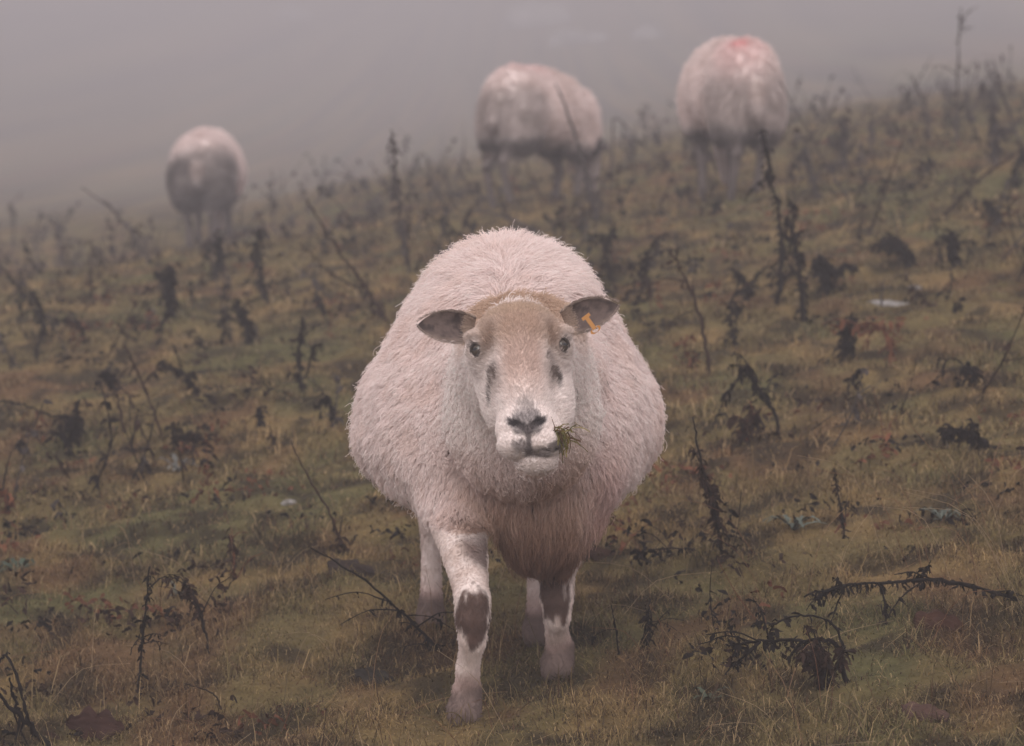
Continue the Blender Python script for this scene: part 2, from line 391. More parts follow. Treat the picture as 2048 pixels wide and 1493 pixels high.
def front_ewe():
    g = np.random.default_rng(5)
    org = np.array([0.0, 7.3, 0.0])
    def at(px, py, depth): return unproj(px, py, depth) - org
    def hoof(px, py): return on_ground(px, py)[0] - org
    b = Body()
    # barrel, egg shaped: wide and low at the belly
    b.ell((-0.015, 0.13, 0.468), (0.287, 0.42, 0.186), 0.05)
    b.ell((-0.005, 0.16, 0.575), (0.215, 0.43, 0.255), 0.12)
    b.ell((-0.03, 0.42, 0.53), (0.2, 0.17, 0.26), 0.08)                       # rump
    b.ell((-0.105, -0.09, 0.475), (0.12, 0.2, 0.150), 0.05)                    # shoulders
    b.ell((0.125, -0.07, 0.475), (0.105, 0.2, 0.150), 0.05)
    b.ell((0.035, -0.19, 0.44), (0.14, 0.155, 0.14), 0.05)                     # brisket
    b.ell((0.050, -0.2, 0.345), (0.062, 0.10, 0.078), 0.045)
    b.cone((0.015, -0.1, 0.56), (0.02, -0.36, 0.635), 0.175, 0.12, 0.016)     # neck under its wool
    b.ell((0.02, -0.345, 0.56), (0.145, 0.115, 0.155), 0.012)                      # the bib below the head
    b.ell((0.02, -0.36, 0.715), (0.10, 0.12, 0.055), 0.04)                    # wool behind the poll
    # legs: the four hooves stand where the photo shows them
    fl = hoof(928, 1448); fr = hoof(1114, 1356); hl = hoof(862, 1258); hr = hoof(1076, 1288)
    def leg_front(h, knee, elbow, top):
        dx = np.array([0, 0.0, 0])
        b.chain([(top, 0.058), (elbow, 0.038), (knee + np.array([0, 0.0, 0.035]), 0.030), (knee, 0.0300), (knee + np.array([0, 0.004, -0.04]), 0.0235)], 0.012, 0.05)
        can = knee * 0.45 + h * 0.55 + np.array([0, 0.012, 0.012])
        fet = h + np.array([0.006, 0.012, 0.058])
        b.chain([(knee + np.array([0, 0.004, -0.04]), 0.0235), (can, 0.0195), (fet, 0.0245)], 0.012)
        b.chain([(fet, 0.0245), (h + np.array([0.0, -0.004, 0.024]), 0.029)], 0.012)
        for s in (-1, 1):
            b.cone(h + np.array([s * 0.013, -0.012, 0.014]), h + np.array([s * 0.012, 0.008, 0.03]), 0.017, 0.02, 0.008)
    leg_front(fl, at(945, 1236, 6.93), at(932, 1120, 7.02), at(915, 1030, 7.14))
    leg_front(fr, at(1114, 1195, 7.24), at(1122, 1110, 7.22), at(1135, 1040, 7.2))
    def leg_hind(h, side):
        hock = h + np.array([0.0, 0.10, 0.25])
        b.chain([((h[0] * 0.6 + side * 0.05, 0.36, 0.42), 0.11), (hock + np.array([0, -0.05, 0.06]), 0.05), (hock, 0.033)], 0.014, 0.05)
        fet = h + np.array([0, 0.012, 0.055])
        b.chain([(hock, 0.033), (hock * 0.6 + fet * 0.4, 0.020), (fet, 0.0225), (h + np.array([0, -0.005, 0.024]), 0.027)], 0.012)
        for s in (-1, 1):
            b.cone(h + np.array([s * 0.013, -0.012, 0.014]), h + np.array([s * 0.012, 0.008, 0.03]), 0.017, 0.02, 0.008)
    leg_hind(hl, -1); leg_hind(hr, 1)
    # head, in a frame of its own: u to the side, v up the face, w out of the face
    a, r = R(31), R(3.4)
    v0 = np.array([0, math.sin(a), math.cos(a)]); w0 = np.array([0, -math.cos(a), math.sin(a)]); u0 = np.array([1.0, 0, 0])
    u = u0 * math.cos(r) + v0 * math.sin(r); v = v0 * math.cos(r) - u0 * math.sin(r)
    HO = at(1040, 690, 6.70); HM = np.stack([u, v, w0], 1); H = (HO, HM)
    def hw(p): return HO + HM @ np.array(p, float)
    b.cone(hw((0, 0.0, -0.10)), (0.02, -0.34, 0.63), 0.08, 0.125, 0.03)
    b.ell((0, 0.04, -0.078), (0.080, 0.072, 0.075), 0.02, H)
    b.ell((0, 0.02, -0.045), (0.068, 0.075, 0.04), 0.02, H)
    for s in (-1, 1):
        b.ell((s * 0.068, 0.010, -0.055), (0.027, 0.038, 0.036), 0.015, H)     # orbits
        b.ell((s * 0.070, 0.036, -0.036), (0.026, 0.011, 0.022), 0.012, H)     # brows
    b.ell((-0.040, -0.045, -0.10), (0.034, 0.080, 0.055), 0.025, H)            # cheeks, the far one full of cud
    b.ell((0.055, -0.065, -0.098), (0.037, 0.085, 0.050), 0.022, H)
    b.cone((0, 0.02, -0.058), (0.002, -0.115, -0.052), 0.060, 0.048, 0.018, H)  # bridge of the nose
    b.ell((0.006, -0.146, -0.048), (0.057, 0.040, 0.050), 0.016, H)
    for s in (-1, 1): b.ell((0.006 + s * 0.023, -0.176, -0.040), (0.033, 0.024, 0.036), 0.010, H)
    b.ell((0.036, -0.163, -0.055), (0.034, 0.030, 0.034), 0.014, H)
    b.ell((0.003, -0.153, -0.008), (0.032, 0.019, 0.014), 0.010, H)
    b.cone((0.020, -0.172, -0.095), (0, -0.03, -0.15), 0.036, 0.062, 0.02, H)
    b.ell((0.018, -0.197, -0.074), (0.038, 0.021, 0.034), 0.007, H)
    for s in (-1, 1):
        b.ell((s * 0.070, 0.008, -0.034), (0.0228, 0.0228, 0.0228), 0.010, H)  # lids
        b.ell((s * 0.0825, 0.001, -0.016), (0.0078, 0.0150, 0.015), 0.003, H, rot=(s * 0.6, 'Z'), cut=True)
        b.cone((0.003 + s * 0.007, -0.163, 0.007), (0.003 + s * 0.027, -0.147, 0.001), 0.0035, 0.0065, 0.006, H, cut=True)
    b.cone((0.003, -0.168, 0.006), (0.004, -0.191, -0.006), 0.0022, 0.002, 0.006, H, cut=True)
    b.cone((-0.006, -0.195, -0.014), (0.018, -0.198, -0.016), 0.0020, 0.0032, 0.004, H, cut=True)
    b.cone((0.018, -0.198, -0.016), (0.050, -0.189, -0.036), 0.0032, 0.0036, 0.004, H, cut=True)
    b.cone((0.050, -0.189, -0.036), (0.072, -0.166, -0.058), 0.0036, 0.0025, 0.004, H, cut=True)
    xs = grid_axis(-0.36, 0.36, 0.0075, HO[0] - 0.11, HO[0] + 0.12, 0.0026)
    ys = grid_axis(-0.82, 0.68, 0.0085, HO[1] - 0.13, HO[1] + 0.10, 0.0028)
    zs = grid_axis(-0.05, 0.88, 0.0075, HO[2] - 0.21, HO[2] + 0.10, 0.0026)
    V, Fq = b.mesh(xs, ys, zs); N = vert_normals(V, Fq)
    wl = sstep(0.33, 0.40, V[:, 2]) * sstep(-0.46, -0.36, V[:, 1])
    V = V + N * (wl * (0.020 * (fbm(V[:, 0] * 9, V[:, 1] * 9, V[:, 2] * 6, 201, 2) - 0.5) + 0.012 * (fbm(V[:, 0] * 26, V[:, 1] * 26, V[:, 2] * 16, 202, 2) - 0.5)))[:, None]
    N = vert_normals(V, Fq)
    knees = [(at(946, 1240, 6.9), 0.036), (at(1110, 1195, 7.21), 0.036)]
    def headness(P):                 # 1 on the short haired face, 0 in the wool
        q = (P - HO) @ HM
        return (1 - sstep(-0.10, -0.13, -0 + q[:, 2] * 1.0) * 0 - sstep(0.0, 0.02, -(q[:, 2] + 0.115 - 0.25 * np.maximum(-q[:, 1] - 0.02, 0)))) * (1 - sstep(0.088, 0.105, q[:, 1])) * (P[:, 1] < -0.3), q
    def legness(P):
        return sstep(0.335, 0.28, P[:, 2] + 0.0 * P[:, 0]) 
    def colour(P):
        n1 = fbm(P[:, 0] * 22, P[:, 1] * 22, P[:, 2] * 22, 3, 3); n2 = fbm(P[:, 0] * 7, P[:, 1] * 7, P[:, 2] * 7, 4, 2)
        c = np.ones((len(P), 3)) * np.array([0.85, 0.728, 0.70])
        c = mixc(c, (0.74, 0.59, 0.53), 0.35 * sstep(0.45, 0.7, n1))
        c = mixc(c, (0.88, 0.79, 0.76), 0.8 * sstep(-0.24, -0.32, P[:, 1]) * sstep(0.46, 0.56, P[:, 2]))
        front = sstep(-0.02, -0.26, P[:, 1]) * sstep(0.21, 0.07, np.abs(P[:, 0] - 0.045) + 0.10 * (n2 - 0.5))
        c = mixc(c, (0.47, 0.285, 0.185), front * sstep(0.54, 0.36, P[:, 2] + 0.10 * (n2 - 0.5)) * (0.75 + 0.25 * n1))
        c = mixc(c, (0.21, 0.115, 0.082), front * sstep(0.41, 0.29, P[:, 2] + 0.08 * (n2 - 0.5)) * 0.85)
        d = np.linalg.norm((P - at(1212, 985, 7.12)) * np.array([1.6, 0.7, 0.8]), axis=1)
        c = mixc(c, (0.40, 0.20, 0.18), 0.45 * sstep(0.10, 0.02, d + 0.07 * (n1 - 0.5)))
        d = np.linalg.norm((P - np.array([0.02, -0.36, 0.755])) * np.array([1, 1, 1.0]), axis=1)
        c = mixc(c, (0.50, 0.34, 0.235), 0.85 * sstep(0.155, 0.08, d + 0.05 * (n1 - 0.5)))
        # legs
        lg = legness(P) * (P[:, 1] > -0.6)
        skin = mixc(np.ones((len(P), 3)) * np.array([0.74, 0.63, 0.59]), (0.40, 0.28, 0.23), 0.5 * sstep(0.5, 0.75, n1))
        isleg = (P[:, 2] < 0.335) & ~((np.abs(P[:, 0] - 0.06) < 0.10) & (P[:, 1] < -0.08) & (P[:, 2] > 0.255))
        c = np.where(isleg[:, None], skin, c)
        for kp, kr in knees:
            d = np.linalg.norm((P - kp) * np.array([1, 1, 0.72]), axis=1)
            n4 = fbm(P[:, 0] * 70, P[:, 1] * 70, P[:, 2] * 30, 12, 3); c = mixc(c, (0.075, 0.038, 0.028), 0.95 * sstep(kr + 0.010, kr - 0.006, d + 0.05 * (n4 - 0.5)))
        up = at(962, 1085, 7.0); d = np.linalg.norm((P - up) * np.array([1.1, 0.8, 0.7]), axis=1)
        c = mixc(c, (0.10, 0.06, 0.05), 0.85 * sstep(0.06, 0.03, d + 0.02 * (n1 - 0.5)) * sstep(0.36, 0.31, P[:, 2]) * (P[:, 0] < -0.048))  # inner upper leg: mostly shade painted into the colour, with brown dirt
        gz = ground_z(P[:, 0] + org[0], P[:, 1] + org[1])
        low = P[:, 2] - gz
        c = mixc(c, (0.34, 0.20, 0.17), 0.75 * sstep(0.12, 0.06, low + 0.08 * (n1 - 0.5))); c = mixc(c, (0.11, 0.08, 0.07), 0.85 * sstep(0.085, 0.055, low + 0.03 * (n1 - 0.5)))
        # face
        hd, q = headness(P)
        U, Vv, Wv = q[:, 0], q[:, 1], q[:, 2]; aU = np.abs(U - 0.002)
        n3 = fbm(U * 60, Vv * 30, Wv * 40, 8, 3); n5 = fbm(U * 190, Vv * 90, Wv * 120, 9, 2)
        f = np.ones((len(P), 3)) * np.array([0.82, 0.72, 0.69])
        f = mixc(f, (0.60, 0.44, 0.38), 0.9 * sstep(-0.13, -0.03, Vv) * sstep(0.05, 0.02, aU))
        tan = sstep(-0.035, 0.02, Vv) * sstep(0.082, 0.062, aU + 0.012 * (n3 - 0.5))
        f = mixc(f, (0.42, 0.285, 0.21), 0.78 * tan * (0.35 + 0.65 * sstep(0.0, 0.05, Vv + 0.5 * aU)))
        f = mixc(f, (0.20, 0.125, 0.09), 0.8 * sstep(0.020, 0.004, np.abs(aU - 0.057) + 0.01 * (n3 - 0.5)) * sstep(-0.02, 0.01, Vv) * sstep(0.070, 0.035, Vv))
        f = mixc(f, (0.48, 0.35, 0.26), 0.7 * sstep(0.055, 0.08, Vv)); f = mixc(f, (0.50, 0.37, 0.30), 0.6 * sstep(0.018, 0.03, Vv) * sstep(0.05, 0.062, aU))
        for s, tu, tv in ((-1, 0.053, -0.055), (1, 0.060, -0.045)):
            d = np.sqrt(((U - s * tu - s * -0.25 * (Vv - tv)) / 0.0085) ** 2 + ((Vv - tv) / 0.026) ** 2)
            f = mixc(f, (0.03, 0.026, 0.026), (0.35 + 0.6 * sstep(0.38, 0.55, n5)) * sstep(1.45, 0.5, d + 2.8 * (n3 - 0.5)))
            d = np.sqrt(((U - s * (tu - 0.007)) / 0.014) ** 2 + ((Vv - tv) / 0.035) ** 2)
            f = mixc(f, (0.30, 0.22, 0.19), 0.5 * sstep(1.3, 0.4, d + 0.8 * (n3 - 0.5)))
            d = np.linalg.norm((q - np.array([s * 0.0815, 0.002, -0.016])) * np.array([1.15, 0.9, 1.0]), axis=1)
            f = mixc(f, (0.26, 0.19, 0.155), 0.6 * sstep(0.030, 0.018, d + 0.012 * (n3 - 0.5))); f = mixc(f, (0.035, 0.027, 0.024), 0.95 * sstep(0.0155, 0.0125, d))
        d = np.sqrt(((U - 0.003) / 0.026) ** 2 + ((Vv + 0.128) / 0.026) ** 2)
        f = mixc(f, (0.34, 0.29, 0.28), 0.75 * sstep(1.2, 0.3, d + 0.9 * (n3 - 0.5)))
        sep = np.abs(U - 0.003)
        band = np.abs(Vv + 0.1655 - 0.62 * sep)
        pad = sstep(0.034, 0.026, sep + 0.35 * np.abs(Vv + 0.15)) * sstep(-0.178, -0.170, Vv) * sstep(-0.122, -0.140, Vv + 0.012 * (n3 - 0.5)); f = mixc(f, (0.20, 0.175, 0.175), 0.8 * pad * sstep(-0.05, -0.03, Wv))
        nose = sstep(0.011, 0.005, band + 0.006 * (n3 - 0.5)) * sstep(0.040, 0.030, sep) * sstep(-0.05, -0.03, Wv)
        f = mixc(f, (0.075, 0.062, 0.064), 0.92 * nose)
        f = mixc(f, (0.15, 0.125, 0.125), 0.8 * sstep(0.007, 0.003, np.abs(U - 0.004) + 0.003 * (n3 - 0.5)) * sstep(-0.204, -0.194, Vv) * sstep(-0.155, -0.165, Vv) * sstep(-0.05, -0.03, Wv))
        for s in (-1, 1):
            d = np.sqrt(((U - 0.003 - s * 0.022) / 0.012) ** 2 + ((Vv + 0.151) / 0.010) ** 2)
            f = mixc(f, (0.04, 0.034, 0.036), 0.92 * sstep(1.1, 0.5, d) * sstep(-0.04, -0.02, Wv))
        ml = -0.1945 - 0.004 * sstep(-0.01, 0.02, U) + 0.55 * np.maximum(U - 0.034, 0)
        lip = sstep(0.008, 0.003, np.abs(Vv - ml) + 0.004 * (n3 - 0.5)) * sstep(-0.012, 0.0, U) * sstep(0.078, 0.068, U) * sstep(-0.085, -0.07, Wv)
        f = mixc(f, (0.13, 0.105, 0.10), 0.8 * lip); f = mixc(f, (0.42, 0.36, 0.34), 0.15 * sstep(-0.192, -0.202, Vv))
        d = np.sqrt(((U + 0.010) / 0.020) ** 2 + ((Vv + 0.189) / 0.011) ** 2)
        f = mixc(f, (0.20, 0.17, 0.17), 0.75 * sstep(1.2, 0.4, d + 0.5 * (n3 - 0.5)))
        return mixc(c, 0, hd) + f * hd[:, None]
    root = empty('sheep', org)
    tag(root, 'woolly cream ewe in front facing the camera with a yellow ear tag', 'sheep', 'sheep on the hillside')
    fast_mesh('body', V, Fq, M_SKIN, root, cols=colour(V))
    # --- fleece
    def w_wool(P, Nn):
        hd, q = headness(P); d = 1 - hd
        bris = np.where(P[:, 0] < 0.06, sstep(0.10, 0.05, 0.06 - P[:, 0]), sstep(0.095, 0.03, P[:, 0] - 0.06)) * sstep(-0.04, -0.10, P[:, 1]); isl = sstep(0.335, 0.365, P[:, 2] + 0.085 * bris)
        back = 0.45 + 0.55 * sstep(0.3, -0.3, Nn[:, 1])
        return d * np.maximum(isl, 0) * back * (1 + 0.6 * sstep(0.0, -0.3, P[:, 1]))
    n = 190000
    P, Nn = scatter(V, Fq, N, n, w_wool, g)
    x, y, z = P.T
    T = np.stack([x * 1.6, 0.5 + 0 * x, -1.0 - 0 * x], -1)
    T[:, 0] += 1.2 * (fbm(x * 9, y * 9, z * 9, 71, 2) - 0.5); T[:, 1] += 1.6 * (fbm(x * 9, y * 9, z * 9, 72, 2) - 0.5)
    front = sstep(-0.08, -0.24, y)
    ln = (0.023 + 0.017 * g.random(n)) * (0.8 + 0.5 * fbm(x * 12, y * 12, z * 12, 73, 2))
    neck = sstep(-0.16, -0.30, y) * sstep(0.38, 0.50, z)
    ln = ln * (1 - 0.68 * neck); brs = sstep(0.15, 0.08, np.abs(x - 0.06)) * front; ln = ln * (1 + 0.9 * brs * sstep(0.42, 0.30, z)) * (1 - 0.45 * sstep(0.40, 0.35, z) * (1 - brs))
    hd, q = headness(P - Nn * 0.0)
    nearface = sstep(0.17, 0.11, np.linalg.norm((q - np.array([0, -0.05, -0.08])) * np.array([1.2, 0.8, 1.0]), axis=1))
    ln = ln * (1 - 0.62 * nearface)
    T[:, 1] *= (1 - front); T = np.where((front * sstep(0.5, 0.4, z))[:, None] > 0.5, T * np.array([0.5, 1, 1.5]), T)
    S = strands(P, Nn, T, ln, 6, g, lift=(0.8, 0.06), clump=(9000, 0.42), curl=0.0016, jit=0.15)
    top = sstep(0.7, 0.8, z)
    wis = g.random(n) < 0.012; S += (wis * 0.009)[:, None, None] * (Nn[:, None, :] * np.linspace(0, 1, 6)[None, :, None] + 0.5 * np.sin(np.linspace(0, 7, 6)[None, :, None] + g.random((n, 1, 3)) * 6))
    S += (top * 0.006)[:, None, None] * g.normal(size=(n, 1, 3)) * np.linspace(0, 1, 6)[None, :, None]
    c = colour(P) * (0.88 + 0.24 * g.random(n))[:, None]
    sp = fbm(x * 60, y * 60, z * 60, 301, 1) > 0.958; c[sp] = np.array([0.12, 0.08, 0.06])
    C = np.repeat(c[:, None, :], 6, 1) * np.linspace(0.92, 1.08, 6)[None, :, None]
    rad = np.linspace(0.00065, 0.00025, 6)[None, :] * (0.8 + 0.5 * g.random((n, 1)))
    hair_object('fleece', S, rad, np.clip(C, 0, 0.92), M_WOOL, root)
    # --- short fur on face and legs
    def w_fur(P, Nn):
        hd, q = headness(P)
        eye = 1.0
        for s in (-1, 1): eye = eye * sstep(0.011, 0.017, np.linalg.norm(q - np.array([s * 0.0825, 0.001, -0.016]), axis=1))
        lg = sstep(0.40, 0.34, P[:, 2]) * (P[:, 1] > -0.6)
        return np.maximum(hd * eye * 2.6, lg) * (0.4 + 0.6 * sstep(0.3, -0.3, Nn[:, 1]))
    n = 90000
    P, Nn = scatter(V, Fq, N, n, w_fur, g)
    hd, q = headness(P)
    Tl = np.stack([np.sign(q[:, 0]) * np.clip(np.abs(q[:, 0]) * 14, 0, 1.3), 1.0 + 0 * q[:, 0], -0.2 + 0 * q[:, 0]], -1)
    T = np.where(hd[:, None] > 0.5, Tl @ HM.T, np.array([0, 0.2, -1.0]))
    ln = np.where(hd > 0.5, 0.006 + 0.005 * g.random(n), 0.004 + 0.004 * g.random(n))
    ln = np.where((hd > 0.5) & (q[:, 1] < -0.12), ln * 0.6, ln)
    S = strands(P, Nn, T, ln, 4, g, lift=(0.6, 0.12), clump=(16000, 0.45), curl=0.0006, jit=0.2)
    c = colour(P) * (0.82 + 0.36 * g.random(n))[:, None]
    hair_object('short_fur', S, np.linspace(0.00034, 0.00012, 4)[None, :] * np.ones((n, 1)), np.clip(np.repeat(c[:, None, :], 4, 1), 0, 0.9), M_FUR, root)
    # --- blades of turf in front of the hooves belong to the grass, not to the ewe
    HOOVES.extend([org + h for h in (fl, fr, hl, hr)])
    # --- eyes
    for s in (-1, 1):
        c0 = hw((s * 0.070, 0.008, -0.034)); look = norm(HM @ np.array([s * 0.60, -0.16, 0.78])); r0 = 0.0182
        th = np.linspace(0, math.pi, 25); ph = np.linspace(0, 2 * math.pi, 36, endpoint=False)
        TH, PH = np.meshgrid(th, ph, indexing='ij')
        e1 = norm(np.cross(v, look)); e2 = np.cross(look, e1)
        Dv = (np.sin(TH) * np.cos(PH))[..., None] * e1 + (np.sin(TH) * np.sin(PH))[..., None] * e2 + np.cos(TH)[..., None] * look
        bulge = 1 + 0.05 * sstep(0.62, 0.2, TH)
        vv = (c0 + r0 * Dv * bulge[..., None]).reshape(-1, 3)
        i0 = np.arange(25 * 36).reshape(25, 36); fq = np.stack([i0[:-1], i0[1:], np.roll(i0[1:], -1, 1), np.roll(i0[:-1], -1, 1)], -1).reshape(-1, 4)
        cx = (np.sin(TH) * np.cos(PH)).ravel(); cy = (np.sin(TH) * np.sin(PH)).ravel(); ct = TH.ravel()
        cc = np.ones((len(vv), 3)) * np.array([0.035, 0.025, 0.022])
        cc = mixc(cc, (0.065, 0.05, 0.04), sstep(0.66, 0.58, ct)); cc = mixc(cc, (0.008, 0.008, 0.01), sstep(1.1, 0.8, np.sqrt((cx / 0.30) ** 2 + (cy / 0.13) ** 2)))
        fast_mesh('eye', vv, fq, M_EYE, root, cols=cc)
    # --- ears
    def ear(base, tip, upv, width, cup, label):
        base, tip = np.array(base), np.array(tip); ax = tip - base; L = np.linalg.norm(ax); axn = ax / L
        upn = norm(np.array(upv) - axn * np.dot(upv, axn)); out = np.cross(upn, axn); out = out if out[1] < 0 else -out
        ns, nt = 26, 17; s = np.linspace(0, 1, ns); t = np.linspace(-1, 1, nt)
        prof = np.interp(s, [0, .12, .3, .5, .7, .85, .95, 1], [.70, .88, 1.0, 1.0, .82, .54, .25, .03])
        Sg, Tg = np.meshgrid(s, t, indexing='ij'); Wd = prof[:, None] * width * (1 + 0.03 * np.sin(Sg * 40 + Tg * 3))
        mid = base + Sg[..., None] * ax + upn * (0.004 * np.sin(Sg * 3.1) - 0.006 * Sg ** 2)[..., None]
        pos = mid + upn * (Tg * Wd)[..., None] + out * (cup * (Tg ** 2 - 0.55) * (1 - 0.95 * Sg) + 0.006 * np.sin(2 * Sg))[..., None]
        th = 0.0030 * (1 - 0.55 * np.abs(Tg) ** 3) * (1 - 0.85 * Sg ** 3)
        backp = pos - out * (th * 2)[..., None]
        vv = np.concatenate([pos.reshape(-1, 3), backp.reshape(-1, 3)]); i0 = np.arange(ns * nt).reshape(ns, nt); m = ns * nt
        q = np.stack([i0[:-1, :-1], i0[1:, :-1], i0[1:, 1:], i0[:-1, 1:]], -1).reshape(-1, 4)
        fs = [q, q[:, ::-1] + m]
        for e in (i0[:, 0], i0[:, -1], i0[0], i0[-1]):
            fs.append(np.stack([e[:-1], e[1:], e[1:] + m, e[:-1] + m], -1))
        nz = fbm(vv[:, 0] * 90, vv[:, 1] * 90, vv[:, 2] * 90, 14, 3)
        rim = sstep(0.72, 0.98, np.abs(Tg)).ravel(); sg = Sg.ravel()
        ci = np.ones((m, 3)) * np.array([0.125, 0.092, 0.084]); ci = mixc(ci, (0.055, 0.042, 0.04), sstep(0.4, 0.7, nz[:m])); ci = mixc(ci, (0.20, 0.15, 0.125), rim * 0.75)
        ci = mixc(ci, (0.42, 0.31, 0.25), sstep(0.2, 0.02, sg + 0.1 * (nz[:m] - 0.5)) * 0.9)
        cb = np.ones((m, 3)) * np.array([0.55, 0.45, 0.41])
        o = fast_mesh('ear', vv, np.concatenate(fs), M_EAR, root, cols=np.concatenate([ci, cb])); tag(o, label)
        # soft hairs along the rim and at the root of the ear
        k = 2600; si = g.random(k) ** 1.7; ti = np.where(g.random(k) < 0.5, 1, -1) * (1 - 0.10 * g.random(k)); rootk = g.random(k) < 0.5
        si = np.where(rootk, 0.16 * g.random(k), si); ti = np.where(rootk, g.random(k) * 2 - 1, ti)
        wk = np.interp(si, s, prof) * width
        pp = base + si[:, None] * ax + upn * (ti * wk)[:, None] + out * (cup * (ti ** 2 - 0.55) * (1 - 0.95 * si) + 0.006 * np.sin(2 * si))[:, None]
        tt = axn * 1.0 + upn * (ti * 0.8)[:, None]; nn = norm(out + 0.6 * upn * ti[:, None])
        st = strands(pp, nn, tt, (0.004 + 0.007 * g.random(k)) * np.where(rootk, 1.3, 0.55), 4, g, lift=(0.6, 0.1), curl=0.001, jit=0.25)
        ch = np.where(rootk[:, None], np.array([0.50, 0.38, 0.31]), np.array([0.30, 0.235, 0.205])) * (0.7 + 0.6 * g.random((k, 1)))
        hair_object('ear_fur', st, np.linspace(0.0003, 0.0001, 4)[None, :] * np.ones((k, 1)), np.repeat(ch[:, None, :], 4, 1), M_FUR, o)
        return o
    ear(at(950, 658, 6.80), at(834, 646, 6.79), (0.06, 0.05, 1), 0.0285, 0.016, 'dark inside of the ear without a tag')
    e2 = ear(at(1128, 646, 6.80), at(1237, 606, 6.79), (-0.12, 0.05, 1), 0.0285, 0.016, 'dark inside of the ear with the yellow tag')
    # --- yellow tag: head plate, strap and loop in one moulding
    A, Bp = at(1172, 634, 6.765), at(1191, 660, 6.755)
    ax = Bp - A; axn = norm(ax); sidev = norm(np.cross(axn, np.array([0, -1.0, 0]))); dep = np.array([0, -1.0, 0])
    tv, tf = [], []
    def slab(p, q, hwid, hdep):
        i = len(tv)
        for e in (p, q):
            for sx, sy in ((-1, -1), (1, -1), (1, 1), (-1, 1)): tv.append(e + sidev * hwid * sx + dep * hdep * sy)
        for k in range(4): tf.append([i + k, i + (k + 1) % 4, i + 4 + (k + 1) % 4, i + 4 + k])
        tf.append([i + 3, i + 2, i + 1, i]); tf.append([i + 4, i + 5, i + 6, i + 7])
    slab(A - axn * 0.003, A + axn * 0.003, 0.0085, 0.0022); slab(A + axn * 0.003, Bp - axn * 0.002, 0.0038, 0.0018)
    C0 = Bp + axn * 0.003; prev = None
    for k in range(15):
        t0 = -2.4 + 4.8 * k / 14; pnt = C0 + sidev * 0.0085 * math.sin(t0) + axn * (0.0055 * math.cos(t0) - 0.003)
        if prev is not None: slab(prev, pnt, 0.0022, 0.0022)
        prev = pnt
    o = fast_mesh('ear_tag', np.array(tv), np.array(tf), M_TAG, e2, smooth=False); tag(o, 'small orange yellow plastic ear tag')
    # --- wisp of grass in the mouth: a thing of its own
    mouth = at(1118, 868, 6.66); g2 = np.random.default_rng(3); Vv, Fv, Cv = [], [], []
    for k in range(90):
        L = 0.015 + 0.030 * g2.random(); p = mouth + g2.normal(size=3) * np.array([0.009, 0.005, 0.007]) + np.array([0.001, -0.006, 0.0])
        d = norm(np.array([0.5 + 0.7 * g2.normal(), -0.3 + 0.4 * g2.normal(), 0.25 + 0.8 * g2.normal()])); w = 0.0011 + 0.0010 * g2.random(); i = len(Vv)
        sv = norm(np.cross(d, g2.normal(size=3))) * w
        col = [(0.17, 0.14, 0.035), (0.11, 0.06, 0.03), (0.26, 0.21, 0.07), (0.13, 0.12, 0.04)][k % 4]
        for j in range(5):
            Vv += [p - sv, p + sv]; Cv += [col, col]; d = norm(d + 0.35 * g2.normal(size=3) + np.array([0, 0, -0.42])); p = p + d * L / 4
        for j in range(4): Fv.append([i + 2 * j, i + 2 * j + 1, i + 2 * j + 3, i + 2 * j + 2])
    o = fast_mesh('grass_wisp', np.array(Vv), np.array(Fv), M_GRASS, None, cols=np.array(Cv)); o.location = org.tolist()
    tag(o, 'wisp of olive moss and grass hanging from the mouth of the front ewe', 'grass wisp')

HOOVES = []
M_EYE = attr_mat('eyeball', 0.12, 0.5)
front_ewe()

